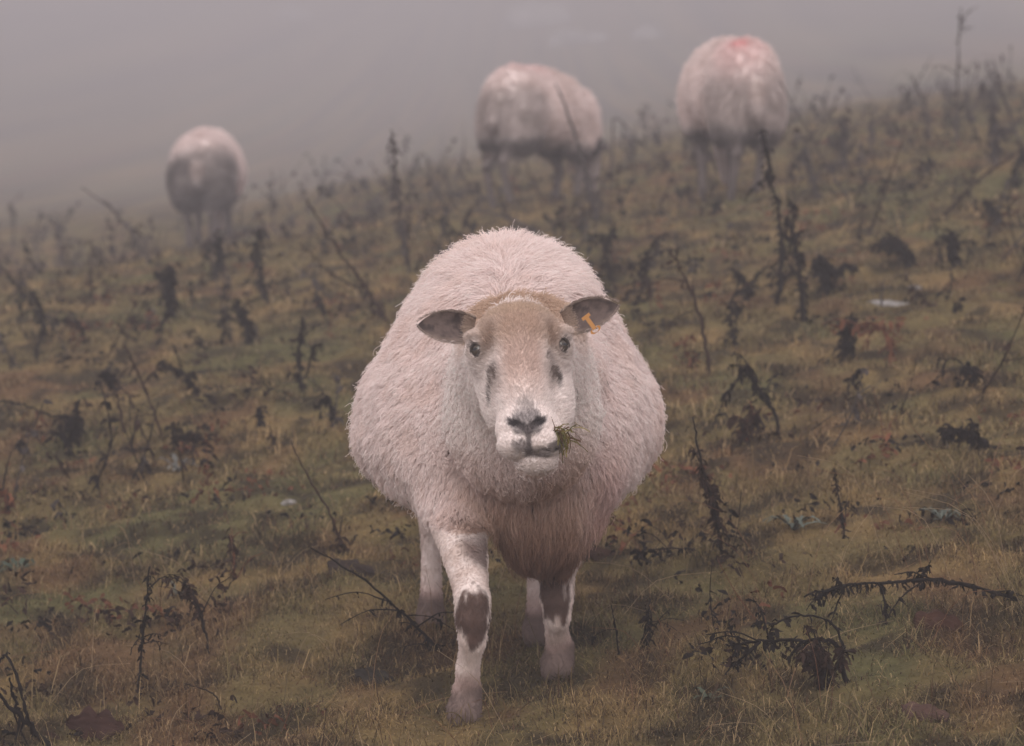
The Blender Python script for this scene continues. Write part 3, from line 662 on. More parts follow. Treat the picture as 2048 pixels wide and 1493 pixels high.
# ------------------------------------------------------------------ the three sheep in the fog
def far_sheep(px, py, yaw, height_px, label, dirt_tone, mark, head, seed, grazing, slim=(1, 1), pitch=0.0):
    g = np.random.default_rng(seed)
    base, dep = on_ground(px, py)
    sc_ = height_px * dep / F / 0.83
    print('SHEEP', px, 'depth', round(dep, 2), 'scale', round(sc_, 2))
    base = base + np.array([0, 0, 0.0])
    cy, sy = math.cos(yaw), math.sin(yaw)
    def gz(x, y):                      # ground under a local point, in local units
        wx = base[0] + sc_ * (cy * x - sy * y); wy = base[1] + sc_ * (sy * x + cy * y)
        return (float(ground_z(wx, wy)) - base[2]) / sc_
    b = Body()
    b.ell((0, 0.02, 0.54), (0.235, 0.42, 0.20), 0.05).ell((0, 0.05, 0.60), (0.19, 0.41, 0.21), 0.1)
    b.ell((0, 0.32, 0.55), (0.20, 0.19, 0.255), 0.08)
    for s in (-1, 1):
        b.ell((s * 0.11, 0.33, 0.45), (0.11, 0.15, 0.19), 0.05); b.ell((s * 0.11, -0.25, 0.47), (0.10, 0.14, 0.18), 0.05)
    b.ell((0, -0.33, 0.52), (0.16, 0.16, 0.19), 0.06)
    b.cone((0, 0.50, 0.60), (0, 0.525, 0.46), 0.045, 0.03, 0.025)      # docked tail
    for s in (-1, 1):
        for yy, hind in ((-0.26, False), (0.34, True)):
            hx = s * (0.085 + 0.02 * g.random()); hy = yy + 0.07 * g.normal(); z0 = gz(hx, hy)
            if hind:
                hk = (hx, hy + 0.10, z0 + 0.25)
                b.chain([((s * 0.11, 0.33, 0.42), 0.09), ((hx, hy + 0.05, z0 + 0.32), 0.042), (hk, 0.03), ((hx, hy + 0.03, z0 + 0.07), 0.02), ((hx, hy, z0 + 0.02), 0.027)], 0.02, 0.04)
            else:
                b.chain([((s * 0.11, -0.25, 0.42), 0.08), ((hx, hy, z0 + 0.22), 0.03), ((hx, hy + 0.01, z0 + 0.07), 0.02), ((hx, hy - 0.01, z0 + 0.02), 0.027)], 0.02, 0.04)
    if grazing:
        hx, hy = head; z0 = gz(hx, hy)
        poll = np.array([hx * 0.7, hy + 0.06, z0 + 0.36]); nose = np.array([hx, hy - 0.02, z0 + 0.07])
        b.cone((0, -0.33, 0.55), poll, 0.15, 0.085, 0.06)
        b.cone(poll, poll * 0.5 + nose * 0.5, 0.075, 0.062, 0.03); b.cone(poll * 0.5 + nose * 0.5, nose, 0.06, 0.045, 0.02)
        ears = [(poll + np.array([s * 0.06, 0.0, 0.0]), s) for s in (-1, 1)]
        for p, s in ears: b.ell(p + np.array([s * 0.06, 0.01, 0.01]), (0.06, 0.014, 0.028), 0.012)
    xs = np.arange(-0.36, 0.37, 0.012); ys = np.arange(-0.98, 0.62, 0.012); zs = np.arange(-0.30, 0.88, 0.012)
    V, Fq = b.mesh(xs, ys, zs); N = vert_normals(V, Fq)
    V = V + N * (sstep(0.3, 0.4, V[:, 2]) * 0.03 * (fbm(V[:, 0] * 8, V[:, 1] * 8, V[:, 2] * 6, seed + 60, 2) - 0.5))[:, None]; N = vert_normals(V, Fq)
    def colour(P):
        n1 = fbm(P[:, 0] * 12, P[:, 1] * 12, P[:, 2] * 12, seed, 3); n2 = fbm(P[:, 0] * 5, P[:, 1] * 5, P[:, 2] * 5, seed + 3, 2)
        c = np.ones((len(P), 3)) * np.array([0.80, 0.69, 0.665]); c = mixc(c, (0.66, 0.54, 0.50), 0.5 * sstep(0.4, 0.7, n1))
        low = sstep(0.66, 0.44, P[:, 2] + 0.22 * (n2 - 0.5)); rear = sstep(0.12, 0.36, P[:, 1]) * sstep(0.74, 0.58, P[:, 2] + 0.15 * (n2 - 0.5))
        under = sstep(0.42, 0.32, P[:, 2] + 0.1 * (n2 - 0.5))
        c = mixc(c, (0.10, 0.085, 0.08), np.clip(dirt_tone[0] * rear * (0.5 + 0.7 * n1) + dirt_tone[1] * under, 0, 0.92))  # dirty wool on the rear; underside darkened towards the bottom
        tl = np.linalg.norm((P - np.array([0, 0.53, 0.57])) * np.array([1, 0.6, 0.8]), axis=1); c = mixc(c, (0.66, 0.54, 0.50), dirt_tone[2] * sstep(0.07, 0.035, tl))
        lg = (P[:, 2] < 0.335 + 0.04 * (n2 - 0.5)) & (P[:, 1] > -0.5); c = np.where(lg[:, None], np.array([0.12, 0.098, 0.092]) * (0.6 + 0.8 * n1[:, None]), c)
        if grazing:
            hd = sstep(0.33, 0.28, P[:, 2] - gz(*head)) * (P[:, 1] < -0.5); c = mixc(c, (0.33, 0.27, 0.25), 0.8 * hd)
            ea = sstep(0.085, 0.10, np.abs(P[:, 0] - head[0] * 0.7)) * (P[:, 1] < -0.52) * (P[:, 2] < 0.45); c = mixc(c, (0.09, 0.07, 0.07), 0.9 * ea)
        if mark is not None:
            d = np.linalg.norm((P - np.array(mark)) * np.array([1, 0.8, 0.5]), axis=1); c = mixc(c, (0.80, 0.20, 0.21), 0.62 * sstep(0.07, 0.01, d + 0.07 * (n1 - 0.5)))
            c = mixc(c, (0.80, 0.52, 0.51), 0.3 * sstep(0.22, 0.08, d + 0.1 * (n2 - 0.5)))
        return c
    root = empty('sheep', base); root.rotation_euler = (pitch, 0, yaw); root.scale = (sc_ * slim[0], sc_ * slim[1], sc_)
    tag(root, label, 'sheep', 'sheep on the hillside')
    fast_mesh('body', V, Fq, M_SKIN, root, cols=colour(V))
    n = 26000
    P, Nn = scatter(V, Fq, N, n, lambda p, q: sstep(0.26, 0.32, p[:, 2]) * (p[:, 1] > -0.62), g)
    T = np.stack([P[:, 0] * 1.6, 0.3 + 0 * P[:, 0], -1 + 0 * P[:, 0]], -1)
    S = strands(P, Nn, T, 0.025 + 0.025 * g.random(n), 5, g, lift=(0.95, 0.15), clump=(2500, 0.6), curl=0.004, jit=0.25)
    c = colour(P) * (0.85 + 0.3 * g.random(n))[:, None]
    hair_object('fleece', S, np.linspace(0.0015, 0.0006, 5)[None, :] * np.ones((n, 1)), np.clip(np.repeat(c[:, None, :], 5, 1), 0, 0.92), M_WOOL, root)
far_sheep(418, 488, R(176), 232, 'sheep seen from behind alone in the fog with a dark dirty rear', (1.0, 0.8, 0.55), None, (0.05, -0.72), 41, True)
far_sheep(1070, 402, R(141), 266, 'grazing sheep with lowered head and a red mark on its back', (0.5, 0.75, 0.1), (0.06, 0.18, 0.82), (0.10, -0.72), 42, True, (0.95, 0.92), R(7))
far_sheep(1455, 390, R(195), 316, 'sheep standing tallest on the slope with a pink smear over its rump', (0.42, 0.55, 0.5), (0.04, 0.34, 0.82), (-0.24, -0.68), 43, True, (0.86, 0.9))

# ------------------------------------------------------------------ dead weeds, each where the photo has it
def spline(pts, n):
    pts = np.asarray(pts, float); P = np.concatenate([[2 * pts[0] - pts[1]], pts, [2 * pts[-1] - pts[-2]]])
    out = []; m = len(pts) - 1
    for t in np.linspace(0, m, n):
        i = min(int(t), m - 1); f = t - i; a, b, c, d = P[i], P[i + 1], P[i + 2], P[i + 3]
        out.append(0.5 * ((2 * b) + (c - a) * f + (2 * a - 5 * b + 4 * c - d) * f * f + (3 * b - a - 3 * c + d) * f ** 3))
    return np.array(out)
class Acc:
    def __init__(s): s.v, s.f, s.c = [], [], []
    def tube(s, path, r0, r1, g, col, k=6):
        path = path + np.concatenate([[np.zeros(3)], g.normal(size=(len(path) - 1, 3)) * r0 * 0.35])
        tn = norm(np.gradient(path, axis=0)); ref = np.array([0.3, 1, 0.2]); n = len(path); i0 = len(s.v)
        for i in range(n):
            a = norm(np.cross(tn[i], ref)); b = np.cross(tn[i], a); r = r0 + (r1 - r0) * i / (n - 1)
            r *= 1 + 0.18 * g.normal() * (0 < i < n - 1)
            for j in range(k):
                t = 6.283 * j / k; s.v.append(path[i] + r * (a * math.cos(t) + b * math.sin(t))); s.c.append(np.array(col) * (0.75 + 0.5 * g.random()))
        for i in range(n - 1):
            for j in range(k): s.f.append([i0 + i * k + j, i0 + i * k + (j + 1) % k, i0 + (i + 1) * k + (j + 1) % k, i0 + (i + 1) * k + j])
        s.v.append(path[-1] + tn[-1] * r1); s.c.append(np.array(col)); e = len(s.v) - 1; l = i0 + (n - 1) * k
        for j in range(k): s.f.append([l + j, l + (j + 1) % k, e, e])
    def leaf(s, p, d, L, w, g, col, droop=0.55):
        """shrivelled leaf: a short curling, drooping strip"""
        i0 = len(s.v); n = 5; d = norm(d); side = norm(np.cross(d, g.normal(size=3))); cl = np.array(col) * (0.6 + 0.8 * g.random())
        for i in range(n):
            t = i / (n - 1); ww = w * (0.35 + 1.1 * math.sin(math.pi * min(0.95, 0.15 + 0.8 * t)) * (0.7 + 0.6 * g.random()))
            s.v.append(p - side * ww * 0.5); s.v.append(p + side * ww * 0.5 + g.normal(size=3) * w * 0.12); s.c += [cl * (0.8 + 0.4 * g.random())] * 2
            d = norm(d + np.array([0, 0, -droop]) + 0.42 * g.normal(size=3)); side = norm(side + 0.55 * g.normal(size=3) - d * np.dot(side, d)); p = p + d * L / (n - 1)
        for i in range(n - 1): s.f.append([i0 + 2 * i, i0 + 2 * i + 1, i0 + 2 * i + 3, i0 + 2 * i + 2])
    def build(s, name, mat, parent, off, smooth=True):
        f = np.array(s.f); tri = f[:, 2] == f[:, 3]
        return fast_mesh(name, np.array(s.v) - off, f[~tri], mat, parent, cols=np.array(s.c), smooth=smooth, faces3=f[tri][:, :3] if tri.any() else None)
DARK = (0.009, 0.0068, 0.006); BROWN = (0.026, 0.0145, 0.0105); RUST = (0.11, 0.045, 0.025); GREY = (0.055, 0.045, 0.042)  # GREY: paler for far weeds, the fog's fading put into their colour
WN = [0]
def weed(label, path, r=3.0, leaves=20, span=(0.1, 0.9), llen=25, extra=(), col=DARK, lcol=None, twigs=4, name='dead_weed', droop=0.55):
    WN[0] += 1; g = np.random.default_rng(900 + WN[0])
    base, dep = on_ground(*path[0]); sc_ = dep / F
    def P(q, k): return unproj(q[0], q[1], dep + k)
    lean = 0.25 * g.normal() * sc_ * 100
    pts = [base - np.array([0, 0, 0.012])] + [P(q, lean * (i + 1) / len(path)) for i, q in enumerate(path[1:])]
    main = spline(pts, 8 * (len(path) - 1) + 1)
    root = empty(name, base); tag(root, label, 'dead weed', 'dead weeds in the turf')
    a = Acc(); r *= 0.001 * (1.1 if dep < 9 else 1.35 if dep < 14 else 1.15); a.tube(main, r, r * 0.45, g, col); a.build('stem', M_STEM, root, base)
    lines = [(main, span, leaves)]
    for e in extra:
        ep = spline([P(q, lean * 0.5 + 0.02 * g.normal()) for q in e], 8 * (len(e) - 1) + 1)
        k = int(np.argmin(np.linalg.norm(main - ep[0], axis=1)))
        if np.linalg.norm(main[k] - ep[0]) < 0.12: ep = np.concatenate([[main[k]], ep[1:]])
        a = Acc(); a.tube(ep, r * 0.6, r * 0.3, g, col, 5); a.build('side_stem', M_STEM, root, base); lines.append((ep, (0.1, 1.0), leaves // (2 + len(extra))))
    for k in range(twigs):
        t = span[0] + (span[1] - span[0]) * g.random(); i = int(t * (len(main) - 2)); o = main[i]; L = (0.03 + 0.07 * g.random()) * (1 + dep / 20)
        d = norm(norm(main[i + 1] - main[i]) + 0.9 * g.normal(size=3)); tw = spline([o, o + d * L * 0.5, o + d * L + np.array([0, 0, -0.25 * L])], 7)
        a = Acc(); a.tube(tw, r * 0.45, r * 0.2, g, col, 4); a.build('side_stem', M_STEM, root, base); lines.append((tw, (0.4, 1.0), max(1, leaves // 12)))
    a = Acc(); lc = lcol or col
    for ln, sp, n in lines:
        for k in range(n):
            t = sp[0] + (sp[1] - sp[0]) * g.random(); i = int(t * (len(ln) - 1)); L = llen * 0.001 * (0.45 + 0.75 * g.random()) * (0.8 if dep > 12 else 1)
            d = np.array([g.normal(), g.normal(), 0.15 + 0.3 * g.normal()]); a.leaf(ln[i], d, L, L * (0.10 + 0.15 * g.random()), g, lc, droop)
    if a.v: tag(a.build('withered_foliage', M_LEAF, root, base), kind='stuff')
    return root

# nearest, in focus
weed('thick black forked twig leaning in from the bottom left corner', [(118, 1502), (40, 1432), (-30, 1362)], 6, 8, (0.2, 0.9), 14, [[(57, 1448), (40, 1378), (14, 1312), (-4, 1326)], [(38, 1428), (27, 1390), (20, 1358)]], twigs=4)
weed('slender upright black stalk with tiny curled leaves, left of the short clump-topped stalk', [(278, 1387), (283, 1300), (292, 1210), (299, 1133)], 3, 70, (0.05, 0.97), 20, twigs=5)
weed('short stalk topped by a drooping clump of dark brown leaves', [(420, 1308), (405, 1245), (390, 1200), (368, 1162)], 3, 75, (0.45, 1.0), 28, lcol=BROWN)
weed('thin bare stem bent over like a hook in the near turf', [(443, 1420), (434, 1396), (405, 1378), (370, 1367)], 1.8, 0, twigs=0)
weed('long dark stem leaning across the ewe\'s hind leg', [(893, 1302), (800, 1222), (720, 1155), (622, 1094)], 3.5, 42, (0.02, 0.5), 24, twigs=7)
weed('leaning brown stem with a leaf tuft at its foot, left of the ewe\'s flank', [(697, 1114), (660, 1030), (620, 960), (583, 888)], 3.5, 36, (0.0, 0.2), 34, col=BROWN, twigs=3)
weed('short rusty withered plant on the left turf', [(470, 1158), (468, 1112), (460, 1068)], 3, 45, (0.1, 1.0), 26, col=RUST, lcol=BROWN)
weed('tall stalk hung with dense dark leaves to the right of the ewe', [(1447, 1114), (1425, 1010), (1400, 920), (1385, 835)], 3.5, 150, (0.12, 0.68), 28, [[(1437, 1060), (1432, 1000), (1428, 965)]], col=DARK, lcol=BROWN)
weed('low fallen sprig lying at the foot of the tall leafy stalk', [(1440, 1104), (1372, 1098), (1300, 1100)], 2.5, 40, (0.1, 1), 20, twigs=3)
weed('short upright stalk with curly leaves and a knobbed tip, beside the pale rosette', [(1690, 1078), (1682, 1020), (1675, 980), (1668, 935)], 3, 70, (0.1, 1.0), 19, lcol=BROWN)
weed('long dark branch lying across the straw at the right edge', [(2085, 1205), (1900, 1163), (1780, 1165), (1690, 1172), (1606, 1193)], 4, 130, (0.05, 0.95), 24, [[(1760, 1166), (1772, 1235), (1752, 1310)], [(1690, 1172), (1660, 1182), (1625, 1200)], [(1840, 1164), (1852, 1140), (1858, 1130)]], twigs=6)
weed('fallen branch with a comb of hanging black leaves and an arched stem', [(1694, 1366), (1672, 1290), (1600, 1281), (1520, 1284), (1447, 1293)], 4, 90, (0.3, 0.95), 26, [[(1690, 1300), (1662, 1246), (1602, 1231), (1552, 1247), (1534, 1278)], [(1522, 1284), (1492, 1310), (1456, 1340)]], twigs=5)
weed('dense mass of shrivelled dark leaves under the arched stem', [(1650, 1376), (1645, 1330), (1640, 1290)], 4, 260, (0.2, 1.0), 28, [[(1650, 1370), (1620, 1320), (1605, 1292)], [(1655, 1370), (1680, 1325), (1690, 1295)]], lcol=BROWN)
weed('small black stub of weed right of the ewe\'s front leg', [(1292, 1302), (1296, 1250), (1300, 1198)], 2.5, 45, (0.1, 0.8), 26, twigs=3)
weed('wiry bare stem standing between the ewe and the black stub', [(1238, 1310), (1232, 1260), (1222, 1210)], 1.8, 4, twigs=2)
# middle distance, left
weed('leaning bare stem, longest of the pair crossing on the left', [(328, 874), (290, 780), (247, 688)], 4, 6, (0.2, 1), 24, col=BROWN)
weed('leaning stem with a leafy head, shorter of the pair crossing on the left', [(250, 868), (234, 792), (212, 736)], 4, 50, (0.75, 1.0), 42, col=BROWN, lcol=DARK)
weed('dark leafy clump at the end of an arched stem near the left edge', [(132, 898), (152, 842), (100, 830), (40, 808), (-12, 802)], 4, 130, (0.0, 0.32), 46)
weed('dark drooping leaf clump low on the left, above the white patch', [(402, 790), (370, 748), (320, 728)], 4, 100, (0.2, 1.0), 42)
weed('flat dark heap of leaves on the left turf', [(430, 892), (388, 872), (345, 884)], 4, 110, (0.1, 1.0), 30)
weed('pair of leafy spikes left of the ewe\'s shoulder', [(605, 788), (598, 720), (607, 645)], 5, 90, (0.1, 0.95), 38, [[(612, 760), (625, 700), (642, 688)]])
weed('small hooked plant close to the ewe\'s flank', [(663, 855), (662, 815), (648, 788)], 3.5, 40, (0.4, 1), 30)
weed('thick dark stem slanting up left from behind the ewe', [(778, 645), (722, 562), (662, 482), (614, 400)], 7, 50, (0.0, 0.3), 50, [[(735, 590), (662, 545), (598, 486)]], col=BROWN)
weed('stem rising out of the left edge in a thin curve', [(95, 655), (50, 592), (-12, 514)], 5, 30, (0, 0.8), 40)
weed('bushy dark plant in the mist below the lone left sheep', [(345, 640), (340, 588), (335, 540)], 6, 150, (0.1, 1.0), 62, twigs=6)
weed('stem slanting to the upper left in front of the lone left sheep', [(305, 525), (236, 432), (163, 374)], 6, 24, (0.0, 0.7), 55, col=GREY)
weed('ragged plant standing right of the lone left sheep', [(530, 600), (515, 520), (520, 455)], 6, 90, (0.0, 1.0), 60)
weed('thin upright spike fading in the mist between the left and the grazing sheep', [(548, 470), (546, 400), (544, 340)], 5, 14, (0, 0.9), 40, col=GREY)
weed('tattered plant near the left edge, lower of two', [(70, 720), (85, 640), (60, 575)], 5, 70, (0.0, 1), 50)
weed('broken stem in the turf under the tattered left plants', [(20, 1030), (8, 990), (-14, 970)], 5, 30, (0, 1), 40, lcol=RUST)
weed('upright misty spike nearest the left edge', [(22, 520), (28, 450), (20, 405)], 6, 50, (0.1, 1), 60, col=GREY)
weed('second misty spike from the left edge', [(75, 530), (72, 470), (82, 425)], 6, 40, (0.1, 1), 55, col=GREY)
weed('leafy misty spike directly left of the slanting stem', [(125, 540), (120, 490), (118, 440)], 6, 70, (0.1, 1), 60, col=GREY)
weed('low leafy tangle right under the lone left sheep', [(425, 560), (440, 510), (430, 470)], 6, 110, (0.0, 1), 60)
weed('dark leafy weed standing left of the thick slanting stem', [(500, 690), (488, 640), (470, 598)], 6, 110, (0.1, 1), 52)
weed('low dark plant below the left slanting stem', [(170, 690), (160, 650), (130, 640)], 5, 80, (0, 1), 46)
# behind the ewe
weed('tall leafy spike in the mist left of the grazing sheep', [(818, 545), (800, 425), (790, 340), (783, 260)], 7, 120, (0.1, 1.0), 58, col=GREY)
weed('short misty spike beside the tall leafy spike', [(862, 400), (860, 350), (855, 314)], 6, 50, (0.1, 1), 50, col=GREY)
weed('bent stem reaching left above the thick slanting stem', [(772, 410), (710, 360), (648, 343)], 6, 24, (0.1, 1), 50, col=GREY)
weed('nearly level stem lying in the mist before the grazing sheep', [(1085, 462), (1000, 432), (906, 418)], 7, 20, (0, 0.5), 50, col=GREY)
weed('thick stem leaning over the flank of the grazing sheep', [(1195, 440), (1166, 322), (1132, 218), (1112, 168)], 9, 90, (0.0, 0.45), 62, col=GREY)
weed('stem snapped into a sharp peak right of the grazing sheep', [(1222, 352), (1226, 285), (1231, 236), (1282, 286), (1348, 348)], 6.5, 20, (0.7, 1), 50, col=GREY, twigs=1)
weed('leafy weed rising just behind the back of the ewe', [(905, 520), (895, 470), (880, 430)], 5, 60, (0, 1), 50)
weed('dark ragged weed behind the right shoulder of the ewe', [(1225, 560), (1212, 500), (1230, 450)], 6, 110, (0, 1), 56)
weed('twiggy weed right of the ewe\'s back with crossing stems', [(1305, 600), (1290, 530), (1310, 480)], 5, 80, (0, 1), 50, [[(1300, 575), (1270, 540), (1255, 515)]])
# middle distance, right
weed('leafy drooping plant with a bent head on the right turf', [(1564, 876), (1542, 812), (1512, 772), (1496, 732), (1482, 752)], 4, 90, (0.35, 1.0), 34)
weed('thin leaning stem right of the ewe\'s ear tag', [(1421, 748), (1402, 640), (1376, 572), (1343, 502)], 4.5, 14, (0.1, 1), 30, col=BROWN)
weed('dark upright leaf bundle beside a rusty arched frond', [(1692, 722), (1695, 672), (1705, 625)], 5, 110, (0.1, 0.95), 42)
weed('rusty arched frond right of the upright leaf bundle', [(1782, 730), (1776, 672), (1736, 646), (1708, 652)], 4, 50, (0.1, 1), 44, col=RUST)
weed('tallest dark weed under the right sheep, hung with ragged leaves', [(1556, 610), (1562, 480), (1546, 380), (1524, 268)], 6, 140, (0.05, 0.95), 48, [[(1560, 480), (1590, 430), (1575, 395)]])
weed('dark leafy weed leaning right in the central right thicket', [(1608, 645), (1596, 522), (1574, 428)], 6, 120, (0.1, 1), 50)
weed('dark mass of hanging leaves in the central right thicket', [(1645, 600), (1655, 545), (1640, 508)], 6, 200, (0.1, 1), 60, [[(1650, 560), (1690, 530), (1710, 540)]])
weed('low dark weed at the left of the right thicket', [(1500, 600), (1490, 560), (1470, 545)], 5, 110, (0, 1), 52)
weed('bare stem slanting up right on the slope', [(1737, 468), (1771, 380), (1804, 284)], 6, 5, (0, 0.5), 40, col=BROWN)
weed('thick bare stem slanting to the right edge', [(1880, 432), (1952, 366), (2064, 284)], 8, 24, (0, 0.6), 55, col=BROWN)
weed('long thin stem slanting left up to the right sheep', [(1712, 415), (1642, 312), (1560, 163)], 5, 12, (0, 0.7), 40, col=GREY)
weed('broad dark heap of leaves on the right slope', [(1835, 535), (1805, 497), (1758, 480)], 6, 190, (0.05, 1), 60)
weed('dark upright tuft at the end of the broad right heap', [(1922, 538), (1902, 492), (1906, 464)], 6, 130, (0.05, 1), 56)
weed('row of hanging black leaves low on the right turf', [(1995, 898), (1938, 864), (1882, 858)], 4, 140, (0.0, 1), 44)
weed('rust brown curled leaf clump on the right turf', [(1502, 884), (1490, 852), (1522, 820)], 4, 80, (0, 1), 48, col=RUST, lcol=BROWN)
weed('dark crumpled clump with pale flecks near the right edge', [(1966, 768), (1946, 742), (1926, 735)], 4, 100, (0, 1), 40)
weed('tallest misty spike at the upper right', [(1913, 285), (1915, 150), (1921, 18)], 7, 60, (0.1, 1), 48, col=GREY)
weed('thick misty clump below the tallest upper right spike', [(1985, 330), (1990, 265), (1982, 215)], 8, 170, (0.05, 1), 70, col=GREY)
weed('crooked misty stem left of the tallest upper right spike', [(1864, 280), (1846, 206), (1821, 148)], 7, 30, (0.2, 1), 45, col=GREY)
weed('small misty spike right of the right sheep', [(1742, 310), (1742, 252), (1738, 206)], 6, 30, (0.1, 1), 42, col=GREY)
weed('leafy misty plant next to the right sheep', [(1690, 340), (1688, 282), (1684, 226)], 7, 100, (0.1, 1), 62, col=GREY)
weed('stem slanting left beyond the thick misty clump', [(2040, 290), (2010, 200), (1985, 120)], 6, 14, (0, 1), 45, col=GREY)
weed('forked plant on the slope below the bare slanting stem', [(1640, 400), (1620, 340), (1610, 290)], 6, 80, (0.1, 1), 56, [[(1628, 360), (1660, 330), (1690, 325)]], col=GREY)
weed('dark plant at the right edge above the thick bare stem', [(2030, 380), (2035, 330), (2050, 300)], 6, 90, (0, 1), 56)
weed('low bushy weed under the thick bare stem at the right', [(2010, 450), (1990, 420), (1970, 405)], 6, 120, (0, 1), 56)
weed('thin dark stem leaning left on the open right slope', [(1470, 700), (1462, 620), (1480, 560)], 4, 60, (0, 0.7), 40)

# ------------------------------------------------------------------ small litter that nobody could count
def undergrowth():
    g = np.random.default_rng(77); a = Acc(); n = 0
    while n < 520:
        d = 7.0 + 19 * g.random() ** 1.25; x = (g.random() * 2 - 1) * (0.138 * d + 0.9)
        if fbm(np.array([x / 1.3]), np.array([d / 1.8]), 0.0, 131, 2)[0] < 0.36 + 0.25 * g.random() or (d < 8.2 and abs(x) < 0.4): continue
        n += 1; p = np.array([x, d, float(ground_z(x, d))]); k = int(5 + 16 * g.random()); s = 0.5 + 0.022 * d; up = g.random() < 0.25
        col = [DARK, DARK, BROWN, RUST][int(g.random() * 4)]
        if up:
            tip = p + np.array([0.06 * g.normal(), 0.06 * g.normal(), 0.05 + 0.13 * g.random()]); st = spline([p, (p + tip) / 2 + 0.01 * g.normal(size=3), tip], 5); a.tube(st, 0.0022 * s, 0.001 * s, g, col, 4)
        for i in range(k):
            q = p + np.array([0.05 * g.normal(), 0.05 * g.normal(), 0.012 + 0.02 * g.random()]) * (1 if not up else 0.3) + (np.array([0, 0, 0.10 * g.random()]) if up else 0)
            a.leaf(q, np.array([g.normal(), g.normal(), 0.2]), (0.025 + 0.03 * g.random()) * s, 0.011 * s, g, col, 0.3)
    o = a.build('withered_undergrowth', M_LEAF, None, np.zeros(3)); tag(o, 'scattered withered brown leaves and low dead weeds over the turf', 'undergrowth', kind='stuff')
undergrowth()
def far_stalks():
    g = np.random.default_rng(79); a = Acc(); n = 0
    while n < 620:
        d = 9.5 + 24 * g.random() ** 0.9; x = (g.random() * 2 - 1) * (0.138 * d + 1.0)
        if fbm(np.array([x / 1.1]), np.array([d / 1.6]), 0.0, 141, 2)[0] < 0.40: continue
        n += 1; p = np.array([x, d, float(ground_z(x, d)) - 0.01]); h = (0.06 + 0.26 * g.random() ** 1.5) * (0.7 + d / 40); ln = g.normal(size=2) * h * 0.45
        tip = p + np.array([ln[0], ln[1], h]); col = [DARK, BROWN, GREY][int(g.random() * 3)]
        st = spline([p, p * 0.5 + tip * 0.5 + g.normal(size=3) * h * 0.06, tip], 7); a.tube(st, 0.0024 + 0.00006 * d, 0.0012 + 0.00003 * d, g, col, 4)
        for k in range(int(1 + 3 * g.random())):
            i = int(1 + 4 * g.random()); t2 = spline([st[i], st[i] + g.normal(size=3) * h * 0.14 + np.array([0, 0, h * 0.1]), st[i] + g.normal(size=3) * h * 0.25], 4); a.tube(t2, 0.0016 + 0.00006 * d, 0.0009, g, col, 3)
        for k in range(int(18 * g.random() ** 1.5)): a.leaf(st[int(1 + 5.9 * g.random())], np.array([g.normal(), g.normal(), 0.1]), (0.02 + 0.025 * g.random()) * (0.7 + d / 40), 0.007 + 0.0003 * d, g, col, 0.5)
    o = a.build('dead_stalks', M_LEAF, None, np.zeros(3)); tag(o, 'thicket of small thin dead stalks spread over the misty slope', 'undergrowth', kind='stuff')
far_stalks()
def hoof_grass():
    g = np.random.default_rng(80); a = Acc()
    for h in HOOVES:
        for k in range(75):
            x, y = h[0] + 0.055 * g.normal(), h[1] - 0.035 + 0.035 * g.normal(); p = np.array([x, y, float(ground_z(x, y)) - 0.003]); L = 0.02 + 0.035 * g.random()
            c = patch_col(np.array([x]), np.array([y]))[0] * (0.6 + 0.8 * g.random()); a.leaf(p, np.array([0.5 * g.normal(), 0.5 * g.normal(), 1.2]), L, 0.0022, g, c, 0.12)
    o = a.build('grass', M_GRASS, None, np.zeros(3)); tag(o, 'tufts of turf around the hooves of the front ewe', 'grass', kind='stuff')
hoof_grass()
def straws():
    g = np.random.default_rng(78); a = Acc(); rows = []
    for k in range(150):
        d = 5.9 + 3.2 * g.random(); x = (g.random() * 2 - 1) * (0.138 * d + 0.5)
        rows.append((x, d, 0.10 + 0.16 * g.random(), g.random() * 6.283, 0.5 + 0.8 * g.random()))
    for k in range(14): d = 7.2 + 0.7 * g.random(); rows.append((0.80 + 0.22 * g.random(), d, 0.2 + 0.2 * g.random(), 2.2 + 1.2 * g.random(), 0.35 + 0.5 * g.random()))
    for x, d, L, az, til in rows:
        p = np.array([x, d, float(ground_z(x, d))]); dh = np.array([math.cos(az), math.sin(az), 0]); h = L * math.cos(til); w = L * math.sin(til)
        t = spline([p, p + dh * w * 0.4 + np.array([0, 0, h * 0.65]), p + dh * w + np.array([0, 0, h * (0.6 + 0.5 * g.random())])], 7)
        col = [(0.25, 0.15, 0.085), (0.18, 0.09, 0.05), (0.33, 0.24, 0.15)][int(g.random() * 3)]; a.tube(t, 0.0008, 0.0004, g, col, 3)
    o = a.build('dry_straw', M_GRASS, None, np.zeros(3)); tag(o, 'thin pale dry grass stems sticking out of the near turf', 'straw', kind='stuff')
straws()

